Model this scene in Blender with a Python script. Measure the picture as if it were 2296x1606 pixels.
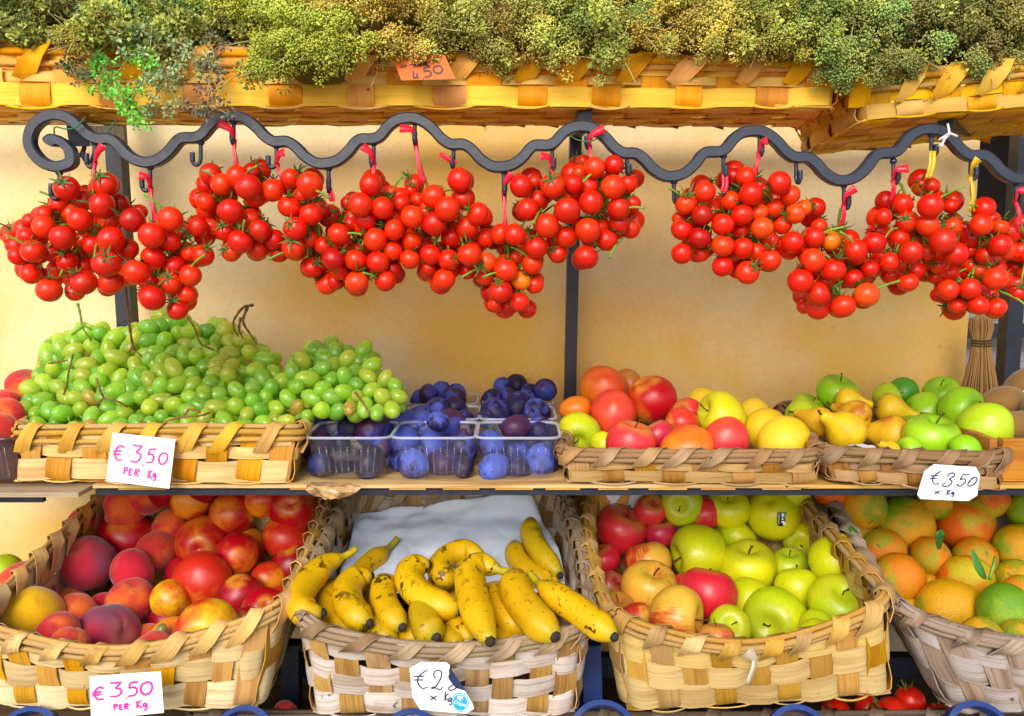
import bpy, math, random
import numpy as np
from mathutils import Vector, Matrix, Quaternion

R = math.radians
sc = bpy.context.scene
for o in list(bpy.data.objects):
    bpy.data.objects.remove(o)

# ------------------------------------------------------------------ camera, sky, sun, exposure
CAMZ = 1.45
FP = 1883.0                      # focal length for a picture 2296 wide
CX, CY = 1148.0, 803.0
TH = math.atan(233 / FP)         # the camera looks slightly down
cam_d = bpy.data.cameras.new('camera')
cam_d.sensor_width = 36.0
cam_d.lens = 36.0 * FP / 2296.0
cam_d.clip_start = 0.05
cam_d.clip_end = 3000
cam = bpy.data.objects.new('camera', cam_d)
cam.location = (0, 0, CAMZ)
cam.rotation_euler = (math.pi / 2 - TH, 0, 0)
sc.collection.objects.link(cam)
sc.camera = cam

SUN_EL, SUN_AZ = 34.0, -14.0     # behind the camera, high, a little to the left; hazy and wide
w = bpy.data.worlds.new('World')
sc.world = w
w.use_nodes = True
wn = w.node_tree
bg = wn.nodes['Background']
sky = wn.nodes.new('ShaderNodeTexSky')
sky.sky_type = 'NISHITA'
sky.sun_disc = False
sky.sun_elevation = R(SUN_EL)
sky.sun_rotation = R(180 - SUN_AZ)
sky.dust_density = 2.0
wn.links.new(sky.outputs[0], bg.inputs[0])
bg.inputs[1].default_value = 0.15
sd = bpy.data.lights.new('sun', 'SUN')
sd.energy = 1.5
sd.angle = R(30)
sd.color = (1.0, 0.94, 0.85)
sun = bpy.data.objects.new('sun', sd)
sdir = Vector((math.sin(R(SUN_AZ)) * math.cos(R(SUN_EL)), -math.cos(R(SUN_AZ)) * math.cos(R(SUN_EL)), math.sin(R(SUN_EL))))
sun.rotation_euler = (-sdir).to_track_quat('-Z', 'Y').to_euler()
sun.location = (-2, -4, 6)
sc.collection.objects.link(sun)

sc.view_settings.view_transform = 'Standard'
sc.view_settings.look = 'None'
sc.view_settings.exposure = 0.60
sc.view_settings.gamma = 1.0
sc.view_settings.use_curve_mapping = False
sc.render.engine = 'CYCLES'
sc.cycles.use_denoising = True
sc.cycles.max_bounces = 6
sc.cycles.diffuse_bounces = 4
sc.cycles.glossy_bounces = 2
sc.cycles.transparent_max_bounces = 24
sc.cycles.caustics_reflective = False
sc.cycles.caustics_refractive = False

# ------------------------------------------------------------------ helpers
CT, ST = math.cos(TH), math.sin(TH)
def depth(py, Y):
    return Y / (CT + (CY - py) / FP * ST)
def at(px, py, Y):
    """the world point at distance Y from the photographer that stands at (px, py) of a 2296 wide picture"""
    s = depth(py, Y)
    return Vector(((px - CX) / FP * s, Y, CAMZ + s * (-ST + (CY - py) / FP * CT)))
def lin(h):
    h = h.lstrip('#')
    v = [int(h[i:i + 2], 16) / 255 for i in (0, 2, 4)]
    return tuple(((c / 12.92) if c <= 0.04045 else ((c + 0.055) / 1.055) ** 2.4) for c in v) + (1.0,)
COL = sc.collection
ORG = {}                          # world origin of every built object
def origin(o):
    return ORG.get(o.name, Vector((0, 0, 0))) if o else Vector((0, 0, 0))
def tag(o, label=None, cat=None, group=None, kind=None):
    if label: o['label'] = label
    if cat: o['category'] = cat
    if group: o['group'] = group
    if kind: o['kind'] = kind
    return o
def empty(name, loc, label=None, cat=None, group=None):
    o = bpy.data.objects.new(name, None)
    COL.objects.link(o)
    o.location = loc
    o.empty_display_size = 0.02
    ORG[o.name] = Vector(loc)
    return tag(o, label, cat, group)
def mesh_data(name, verts, faces, mats, smooth=True, uvs=None, fmat=None, sharp=None):
    me = bpy.data.meshes.new(name)
    me.from_pydata([tuple(v) for v in verts], [], faces)
    if not isinstance(mats, (list, tuple)): mats = [mats]
    for m in mats: me.materials.append(m)
    n = len(me.polygons)
    me.polygons.foreach_set('use_smooth', [smooth] * n)
    if fmat is not None: me.polygons.foreach_set('material_index', fmat)
    if uvs is not None:
        ul = me.uv_layers.new(name='UVMap')
        idx = np.zeros(len(me.loops), dtype=np.int32)
        me.loops.foreach_get('vertex_index', idx)
        ul.data.foreach_set('uv', np.asarray(uvs, dtype=np.float32)[idx].ravel())
    if sharp: me.set_sharp_from_angle(angle=R(sharp))
    me.update()
    return me
def build(name, verts, faces, mats, parent=None, at_=None, smooth=True, uvs=None, fmat=None, color=None, sharp=None):
    """a mesh object from world coordinates; its origin is at_ (or the parent's, or the mean)"""
    vs = [Vector(v) for v in verts]
    if at_ is None:
        at_ = sum(vs, Vector()) / len(vs)
    at_ = Vector(at_)
    me = mesh_data(name, [v - at_ for v in vs], faces, mats, smooth, uvs, fmat, sharp)
    o = bpy.data.objects.new(name, me)
    COL.objects.link(o)
    if parent:
        o.parent = parent
    o.location = at_ - origin(parent)
    ORG[o.name] = at_
    if color: o.color = color
    return o
def inst(name, me, loc, rot=None, scale=1.0, parent=None, color=None, local=False):
    """an object that shares a mesh"""
    o = bpy.data.objects.new(name, me)
    COL.objects.link(o)
    if parent: o.parent = parent
    if local:
        o.location = loc
    else:
        o.location = Vector(loc) - origin(parent)
        ORG[o.name] = Vector(loc)
    if rot is not None:
        o.rotation_mode = 'QUATERNION'
        o.rotation_quaternion = rot
    o.scale = (scale,) * 3 if isinstance(scale, (int, float)) else scale
    if color: o.color = color
    return o
def catmull(pts, n=6):
    P = [Vector(p) for p in pts]
    if len(P) < 3: 
        return [P[0].lerp(P[-1], i / n) for i in range(n + 1)]
    Q = [P[0] * 2 - P[1]] + P + [P[-1] * 2 - P[-2]]
    out = []
    for i in range(1, len(Q) - 2):
        a, b, c, d = Q[i - 1], Q[i], Q[i + 1], Q[i + 2]
        for k in range(n):
            t = k / n
            out.append(0.5 * ((2 * b) + (c - a) * t + (2 * a - 5 * b + 4 * c - d) * t * t + (3 * b - a - 3 * c + d) * t ** 3))
    out.append(P[-1].copy())
    return out
class MB:
    """collects pieces of one mesh, in world coordinates"""
    def __init__(s): s.v, s.f, s.u, s.m = [], [], [], []
    def add(s, v, f, u=None, m=0):
        n = len(s.v)
        s.v += [Vector(x) for x in v]
        s.f += [tuple(i + n for i in q) for q in f]
        s.u += u if u is not None else [(0, 0)] * len(v)
        s.m += [m] * len(f)
    def tube(s, pts, rad, seg=6, m=0, cap=True, flat=1.0):
        pts = [Vector(p) for p in pts]
        n = len(pts)
        if not isinstance(rad, (list, tuple)): rad = [rad] * n
        v, f, u = [], [], []
        t0 = (pts[1] - pts[0]).normalized()
        up = Vector((0, 0, 1)) if abs(t0.z) < 0.9 else Vector((0, 1, 0))
        a = t0.cross(up).normalized()
        L = 0
        for i, p in enumerate(pts):
            t = (pts[min(i + 1, n - 1)] - pts[max(i - 1, 0)])
            t = t.normalized() if t.length > 1e-9 else t0
            a = (a - t * a.dot(t))
            a = a.normalized() if a.length > 1e-6 else t.orthogonal().normalized()
            b = t.cross(a)
            if i: L += (pts[i] - pts[i - 1]).length
            for k in range(seg):
                an = 2 * math.pi * k / seg
                v.append(p + a * math.cos(an) * rad[i] + b * math.sin(an) * rad[i] * flat)
                u.append((L, k / seg))
        for i in range(n - 1):
            for k in range(seg):
                k2 = (k + 1) % seg
                f.append((i * seg + k, i * seg + k2, (i + 1) * seg + k2, (i + 1) * seg + k))
        if cap:
            f.append(tuple(range(seg - 1, -1, -1)))
            f.append(tuple((n - 1) * seg + k for k in range(seg)))
        s.add(v, f, u, m)
    def box(s, lo, hi, m=0):
        x0, y0, z0 = lo; x1, y1, z1 = hi
        v = [(x0, y0, z0), (x1, y0, z0), (x1, y1, z0), (x0, y1, z0), (x0, y0, z1), (x1, y0, z1), (x1, y1, z1), (x0, y1, z1)]
        f = [(3, 2, 1, 0), (4, 5, 6, 7), (0, 1, 5, 4), (1, 2, 6, 5), (2, 3, 7, 6), (3, 0, 4, 7)]
        s.add(v, f, [(p[0], p[2] + p[1]) for p in v], m)
    def strip(s, pts, nrm, wid, th, m=0, u0=0.0):
        """a flat splint along pts, its face turned to nrm"""
        n = len(pts)
        if not isinstance(wid, (list, tuple)): wid = [wid] * n
        v, f, u = [], [], []
        L = u0
        for i, p in enumerate(pts):
            t = (pts[min(i + 1, n - 1)] - pts[max(i - 1, 0)])
            t = t.normalized() if t.length > 1e-9 else Vector((1, 0, 0))
            nn = nrm[i] - t * nrm[i].dot(t)
            nn = nn.normalized() if nn.length > 1e-6 else t.orthogonal().normalized()
            a = t.cross(nn) * wid[i] * 0.5
            h = nn * th * 0.5
            if i: L += (pts[i] - pts[i - 1]).length
            v += [p - a - h, p + a - h, p + a + h, p - a + h]
            u += [(L, 0), (L, wid[i]), (L, wid[i]), (L, 0)]
        for i in range(n - 1):
            for k in range(4):
                k2 = (k + 1) % 4
                f.append((i * 4 + k, i * 4 + k2, (i + 1) * 4 + k2, (i + 1) * 4 + k))
        f.append((3, 2, 1, 0)); e = (n - 1) * 4
        f.append((e, e + 1, e + 2, e + 3))
        s.add(v, f, u, m)
    def obj(s, name, mats, parent=None, at_=None, smooth=True, color=None, sharp=None):
        return build(name, s.v, s.f, mats, parent, at_, smooth, s.u, s.m, color, sharp)
def in_poly(x, y, poly):
    c = False
    j = len(poly) - 1
    for i in range(len(poly)):
        xi, yi = poly[i]; xj, yj = poly[j]
        if (yi > y) != (yj > y) and x < (xj - xi) * (y - yi) / (yj - yi) + xi: c = not c
        j = i
    return c
def rand_quat(rng):
    return Quaternion((rng.gauss(0, 1), rng.gauss(0, 1), rng.gauss(0, 1), rng.gauss(0, 1))).normalized()
def axis_quat(ax, spin):
    """turns local z to ax and spins about it"""
    return Vector((0, 0, 1)).rotation_difference(Vector(ax).normalized()) @ Quaternion((0, 0, 1), spin)
ORD = ['first', 'second', 'third', 'fourth', 'fifth', 'sixth', 'seventh', 'eighth', 'ninth', 'tenth', 'eleventh', 'twelfth', 'thirteenth', 'fourteenth']

# ------------------------------------------------------------------ materials
class NT:
    def __init__(s, name):
        s.m = bpy.data.materials.new(name)
        s.m.use_nodes = True
        s.t = s.m.node_tree
        s.p = s.t.nodes['Principled BSDF']
        s.out = s.t.nodes['Material Output']
    def n(s, typ, **kw):
        nd = s.t.nodes.new('ShaderNode' + typ)
        for k, v in kw.items(): setattr(nd, k, v)
        return nd
    def l(s, a, b): s.t.links.new(a, b)
    def val(s, sock, v):
        if hasattr(v, 'is_output') or isinstance(v, bpy.types.NodeSocket): s.l(v, sock)
        else: sock.default_value = v
    def math(s, op, a, b=0.0, clamp=False):
        nd = s.n('Math', operation=op, use_clamp=clamp)
        s.val(nd.inputs[0], a); s.val(nd.inputs[1], b)
        return nd.outputs[0]
    def mix(s, f, a, b, blend='MIX'):
        nd = s.n('Mix', data_type='RGBA', blend_type=blend)
        s.val(nd.inputs[0], f); s.val(nd.inputs[6], a); s.val(nd.inputs[7], b)
        return nd.outputs[2]
    def rng(s, v, a, b, c=0.0, d=1.0, smooth=True):
        nd = s.n('MapRange', interpolation_type='SMOOTHSTEP' if smooth else 'LINEAR')
        s.val(nd.inputs[0], v)
        for i, x in enumerate((a, b, c, d)): s.val(nd.inputs[i + 1], x)
        return nd.outputs[0]
    def coord(s, which='Object', scale=None):
        tc = s.n('TexCoord')
        o = tc.outputs[which]
        if scale is not None:
            mp = s.n('Mapping')
            mp.inputs['Scale'].default_value = scale
            s.l(o, mp.inputs[0]); o = mp.outputs[0]
        return o
    def noise(s, vec, scale, detail=3.0, rough=0.55, w=None, dist=0.0):
        nd = s.n('TexNoise', noise_dimensions='4D' if w is not None else '3D')
        s.l(vec, nd.inputs['Vector'])
        nd.inputs['Scale'].default_value = scale
        nd.inputs['Detail'].default_value = detail
        nd.inputs['Roughness'].default_value = rough
        nd.inputs['Distortion'].default_value = dist
        if w is not None: s.val(nd.inputs['W'], w)
        return nd.outputs['Fac']
    def orand(s, k=37.0):
        oi = s.n('ObjectInfo')
        return s.math('MULTIPLY', oi.outputs['Random'], k), oi.outputs['Color']
    def attr(s, name, vec=False):
        a = s.n('Attribute', attribute_type='OBJECT', attribute_name=name)
        return a.outputs['Color'] if vec else a.outputs['Fac']
    def bump(s, h, strength, dist=0.001):
        b = s.n('Bump')
        b.inputs['Strength'].default_value = strength
        b.inputs['Distance'].default_value = dist
        s.l(h, b.inputs['Height'])
        s.l(b.outputs[0], s.p.inputs['Normal'])
    def set(s, **kw):
        for k, v in kw.items():
            k2 = {'rough': 'Roughness', 'color': 'Base Color', 'metal': 'Metallic', 'coat': 'Coat Weight', 'coatr': 'Coat Roughness', 'sss': 'Subsurface Weight',
                  'sssr': 'Subsurface Radius', 'ssss': 'Subsurface Scale', 'sheen': 'Sheen Weight', 'spec': 'Specular IOR Level', 'trans': 'Transmission Weight',
                  'sheenr': 'Sheen Roughness', 'sheent': 'Sheen Tint', 'alpha': 'Alpha'}[k]
            s.val(s.p.inputs[k2], v)
        return s

def plain(name, hexc, rough=0.5, metal=0.0, var=0.12, scale=60.0, **kw):
    t = NT(name)
    rr, _ = t.orand()
    nz = t.noise(t.coord(), scale, 4, w=rr)
    c = lin(hexc)
    d = tuple(x * (1 - var) for x in c[:3]) + (1,)
    b = tuple(min(1, x * (1 + var)) for x in c[:3]) + (1,)
    t.set(color=t.mix(t.rng(nz, 0.3, 0.7), d, b), rough=rough, metal=metal, **kw)
    return t.m
def m_wood_strip(name, streak=0.5, stain=0.5):
    """peeled wood splint: the object's colour with long grain, darker streaks, knots and grey weathering"""
    t = NT(name)
    rr, oc = t.orand()
    uv = t.coord('UV')
    mp = t.n('Mapping'); mp.inputs['Scale'].default_value = (9, 340, 1); t.l(uv, mp.inputs[0])
    g = t.noise(mp.outputs[0], 1.0, 4, 0.6, w=rr)
    mp2 = t.n('Mapping'); mp2.inputs['Scale'].default_value = (5, 60, 1); t.l(uv, mp2.inputs[0])
    g2 = t.noise(mp2.outputs[0], 1.0, 2, 0.5, w=t.math('ADD', rr, 9.0))
    big = t.noise(uv, 18, 3, 0.6, w=t.math('ADD', rr, 3.0))
    sp = t.noise(uv, 70, 2, 0.5, w=t.math('ADD', rr, 5.0))
    hs = t.n('HueSaturation')
    t.l(oc, hs.inputs['Color'])
    t.l(t.rng(t.math('FRACT', t.math('MULTIPLY', rr, 3.77)), 0, 1, 0.84, 1.16, False), hs.inputs['Value'])
    t.l(t.rng(t.math('FRACT', t.math('MULTIPLY', rr, 7.1)), 0, 1, 0.85, 1.12, False), hs.inputs['Saturation'])
    t.l(t.rng(t.math('FRACT', t.math('MULTIPLY', rr, 5.3)), 0, 1, 0.497, 0.508, False), hs.inputs['Hue'])
    c = hs.outputs[0]
    dark = t.mix(1.0, c, (0.52, 0.36, 0.17, 1), 'MULTIPLY')
    c1 = t.mix(t.math('MULTIPLY', t.rng(g, 0.50, 0.66), min(1, streak * 1.1)), c, dark)
    c1 = t.mix(t.math('MULTIPLY', t.rng(g2, 0.50, 0.66), streak * 1.1), c1, dark)
    c1 = t.mix(t.math('MULTIPLY', t.rng(big, 0.5, 0.8), stain), c1, t.mix(1.0, c1, (0.58, 0.50, 0.44, 1), 'MULTIPLY'))
    c1 = t.mix(t.rng(sp, 0.70, 0.76, 0, 0.8), c1, (0.035, 0.02, 0.012, 1))
    c1 = t.mix(t.rng(g, 0.42, 0.25, 0, 0.22), c1, t.mix(1.0, c1, (1.35, 1.35, 1.3, 1), 'MULTIPLY'))
    t.set(color=c1, rough=t.rng(big, 0.3, 0.7, 0.5, 0.68), spec=0.22)
    t.bump(g, 0.8, 0.0009)
    return t.m
def m_skin(name, rough=0.3, coat=0.0, sss=0.0, nscale=1.3, soft=0.45, dots=None, dotc=(1, 0.9, 0.6, 1), streak=0.0, top=None, bumpk=None, bumpd=0.02, sheen=0.0, spec=0.5, bot=None, blem=0.0, roughv=0.0):
    """fruit skin: object colour c1 turns to the attribute c2 on one side; mx says how far"""
    t = NT(name)
    rr, c1 = t.orand()
    c2 = t.attr('c2', True)
    mx = t.attr('mx')
    ob = t.coord('Object')
    sx = t.n('SeparateXYZ'); t.l(ob, sx.inputs[0])
    nz = t.noise(ob, nscale, 4, 0.55, w=rr)
    side = t.math('ADD', t.math('MULTIPLY', sx.outputs[0], 0.42), t.math('MULTIPLY', t.math('SUBTRACT', nz, 0.5), 2.1))
    if streak:
        ang = t.math('ARCTAN2', sx.outputs[1], sx.outputs[0])
        cb = t.n('CombineXYZ'); t.l(t.math('MULTIPLY', ang, 5.0), cb.inputs[0]); t.l(t.math('MULTIPLY', sx.outputs[2], 0.7), cb.inputs[1])
        st = t.noise(cb.outputs[0], 2.0, 4, 0.65, w=rr)
        side = t.math('ADD', side, t.math('MULTIPLY', t.math('SUBTRACT', st, 0.5), streak))
    th = t.math('SUBTRACT', 0.5, mx)     # mx 0.5: half and half
    f = t.rng(t.math('SUBTRACT', side, th), -soft, soft)
    c = t.mix(f, c1, c2)
    if top is not None:                  # the colour round the stalk
        hz = t.math('ADD', sx.outputs[2], t.math('MULTIPLY', t.math('SUBTRACT', nz, 0.5), 0.7))
        t0 = top[2] if len(top) > 2 else .5
        c = t.mix(t.rng(hz, t0, t0 + .36, 0, top[1]), c, top[0])
    if bot is not None:
        hz = t.math('ADD', t.math('MULTIPLY', sx.outputs[2], -1), t.math('MULTIPLY', t.math('SUBTRACT', nz, 0.5), 0.7))
        c = t.mix(t.rng(hz, 0.50, 0.86, 0, bot[1]), c, bot[0])
    fine = t.noise(ob, 9, 3, 0.6, w=rr)
    c = t.mix(t.rng(fine, 0.35, 0.75, 0, 0.22), c, t.mix(1.0, c, (0.62, 0.5, 0.45, 1), 'MULTIPLY'))
    if dots:
        vo = t.n('TexVoronoi'); t.l(ob, vo.inputs['Vector']); vo.inputs['Scale'].default_value = dots[0]
        c = t.mix(t.rng(vo.outputs['Distance'], dots[1], dots[1] * 0.5, 0, dots[2]), c, dotc)
    if blem:
        b1 = t.noise(ob, 2.6, 5, 0.7, w=t.math('ADD', rr, 11.0))
        c = t.mix(t.rng(b1, 0.70, 0.76, 0, blem), c, (0.10, 0.045, 0.015, 1))
    t.set(color=c, rough=rough if not roughv else t.rng(nz, 0.3, 0.7, rough, rough + roughv), coat=coat, spec=spec)
    if coat: t.set(coatr=0.12)
    if sss: t.set(sss=sss, ssss=0.12, sssr=(1.0, 0.5, 0.2))
    if sheen: t.set(sheen=sheen, sheenr=0.4)
    if bumpk:
        t.bump(t.noise(ob, bumpk[0], 2, 0.5, w=rr), bumpk[1], bumpd)
    return t.m

M = {}
M['splint'] = m_wood_strip('wood_splint', 0.42, 0.35)
M['splint_gold'] = m_wood_strip('golden_splint', 0.22, 0.0)
M['splint_old'] = m_wood_strip('weathered_splint', 0.55, 0.75)
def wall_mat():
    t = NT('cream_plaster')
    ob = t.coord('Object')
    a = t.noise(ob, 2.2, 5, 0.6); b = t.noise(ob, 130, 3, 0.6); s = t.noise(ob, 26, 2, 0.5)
    c = t.mix(t.rng(t.noise(ob, 1.9, 4, 0.55), 0.36, 0.66), lin('#edb94e'), lin('#f5e2b8'))  # random golden mottling painted into the cream, standing in for a warm glow
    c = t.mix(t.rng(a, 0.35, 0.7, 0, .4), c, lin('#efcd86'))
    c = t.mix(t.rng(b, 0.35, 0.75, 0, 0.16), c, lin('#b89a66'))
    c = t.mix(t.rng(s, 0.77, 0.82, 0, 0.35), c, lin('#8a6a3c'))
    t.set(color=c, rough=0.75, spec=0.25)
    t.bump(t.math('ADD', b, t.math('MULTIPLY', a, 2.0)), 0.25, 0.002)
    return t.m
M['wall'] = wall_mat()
def metal_mat(name, c, rough):
    t = NT(name)
    rr, _ = t.orand()
    ob = t.coord('Object')
    a = t.noise(ob, 90, 4, 0.6, w=rr); b = t.noise(ob, 14, 4, 0.6, w=rr)
    cc = t.mix(t.rng(b, 0.3, 0.75), lin(c), tuple(x * 1.5 for x in lin(c)[:3]) + (1,))
    cc = t.mix(t.rng(a, 0.72, 0.80, 0, 0.7), cc, lin('#8f8f92'))
    t.set(color=cc, rough=t.rng(a, 0.3, 0.7, rough - 0.1, rough + 0.12), metal=0.0, coat=0.15, spec=0.55)
    t.bump(t.math('ADD', a, t.math('MULTIPLY', t.noise(ob, 38, 2, .5, w=rr), 1.0)), 0.3, 0.0016)
    return t.m
M['iron'] = metal_mat('wrought_iron', '#1f2839', 0.38)
M['steel'] = metal_mat('painted_steel', '#141a2c', 0.45)
M['blue'] = metal_mat('blue_steel', '#1c3570', 0.42)
def street_mat():
    t = NT('paving')
    ob = t.coord('Object')
    vo = t.n('TexBrick'); t.l(ob, vo.inputs['Vector']); vo.inputs['Scale'].default_value = 4
    vo.inputs['Color1'].default_value = lin('#8d857a'); vo.inputs['Color2'].default_value = lin('#9d958a'); vo.inputs['Mortar'].default_value = lin('#6a645c')
    t.set(color=t.mix(t.rng(t.noise(ob, 3, 5), 0.3, 0.7, 0, 0.5), vo.outputs[0], lin('#7c756c')), rough=0.85)
    return t.m
M['paving'] = street_mat()
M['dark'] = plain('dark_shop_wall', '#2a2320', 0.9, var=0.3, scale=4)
M['paint'] = plain('white_paint', '#c4c0ba', 0.8)

# ------------------------------------------------------------------ the setting
WALLY = 1.50
WR = at(2196, 343, WALLY).x
def sheet(name, x0, x1, y0, y1, z, mat):
    o = build(name, [(x0, y0, z), (x1, y0, z), (x1, y1, z), (x0, y1, z)], [(0, 1, 2, 3)], mat, smooth=False)
    return tag(o, kind='structure')
tag(sheet('pavement', -400, 400, -400, 400, 0, M['paving']), 'grey paved street in front of the fruit stall')
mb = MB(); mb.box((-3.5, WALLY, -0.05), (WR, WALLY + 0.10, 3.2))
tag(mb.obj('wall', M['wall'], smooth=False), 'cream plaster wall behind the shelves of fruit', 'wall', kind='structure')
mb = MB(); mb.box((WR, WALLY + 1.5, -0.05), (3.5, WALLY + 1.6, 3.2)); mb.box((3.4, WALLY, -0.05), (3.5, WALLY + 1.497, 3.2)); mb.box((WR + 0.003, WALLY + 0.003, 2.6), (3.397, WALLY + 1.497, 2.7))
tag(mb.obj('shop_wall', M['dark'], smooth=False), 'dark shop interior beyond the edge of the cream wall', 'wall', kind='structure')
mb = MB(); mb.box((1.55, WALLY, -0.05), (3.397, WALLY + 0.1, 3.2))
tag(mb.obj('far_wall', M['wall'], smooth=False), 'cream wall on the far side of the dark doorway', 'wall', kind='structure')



# ------------------------------------------------------------------ woven baskets
class Ring:
    def __init__(s, rim, bot, rc, sag):
        s.rim, s.bot, s.rc, s.sag = [Vector(p) for p in rim], [Vector(p) for p in bot], rc, [Vector(x) for x in sag]
        s.H = sum((s.rim[k] - s.bot[k]).length for k in range(4)) / 4
    def p(s, u, v):
        u %= 4.0
        k = int(u); t = u - k
        C = [s.bot[i].lerp(s.rim[i], v) for i in range(4)]
        A, B, Z, D = C[k], C[(k + 1) % 4], C[k - 1], C[(k + 2) % 4]
        rc = s.rc * (0.75 + 0.25 * v)
        c = min(0.45, rc / (B - A).length)
        def bez(a, b, c_, q): return a * (1 - q) ** 2 + b * 2 * q * (1 - q) + c_ * q * q
        if t < c:
            c0 = min(0.45, rc / (Z - A).length)
            P = bez(A + (Z - A) * c0, A, A + (B - A) * c, 0.5 + 0.5 * t / c)
        elif t > 1 - c:
            c2 = min(0.45, rc / (D - B).length)
            P = bez(B + (A - B) * c, B, B + (D - B) * c2, 0.5 * (t - 1 + c) / c)
        else:
            P = A + (B - A) * t
        return P + s.sag[k] * (math.sin(math.pi * t) ** 1.3 * max(0, v))
    def fr(s, u, v):
        e = 0.01
        T = (s.p(u + e, v) - s.p(u - e, v)); U = s.p(u, v + 0.05) - s.p(u, v - 0.05)
        n = T.cross(U)
        return s.p(u, v), T.normalized(), U.normalized(), (n.normalized() if n.length > 1e-12 else Vector((0, -1, 0)))

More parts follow.
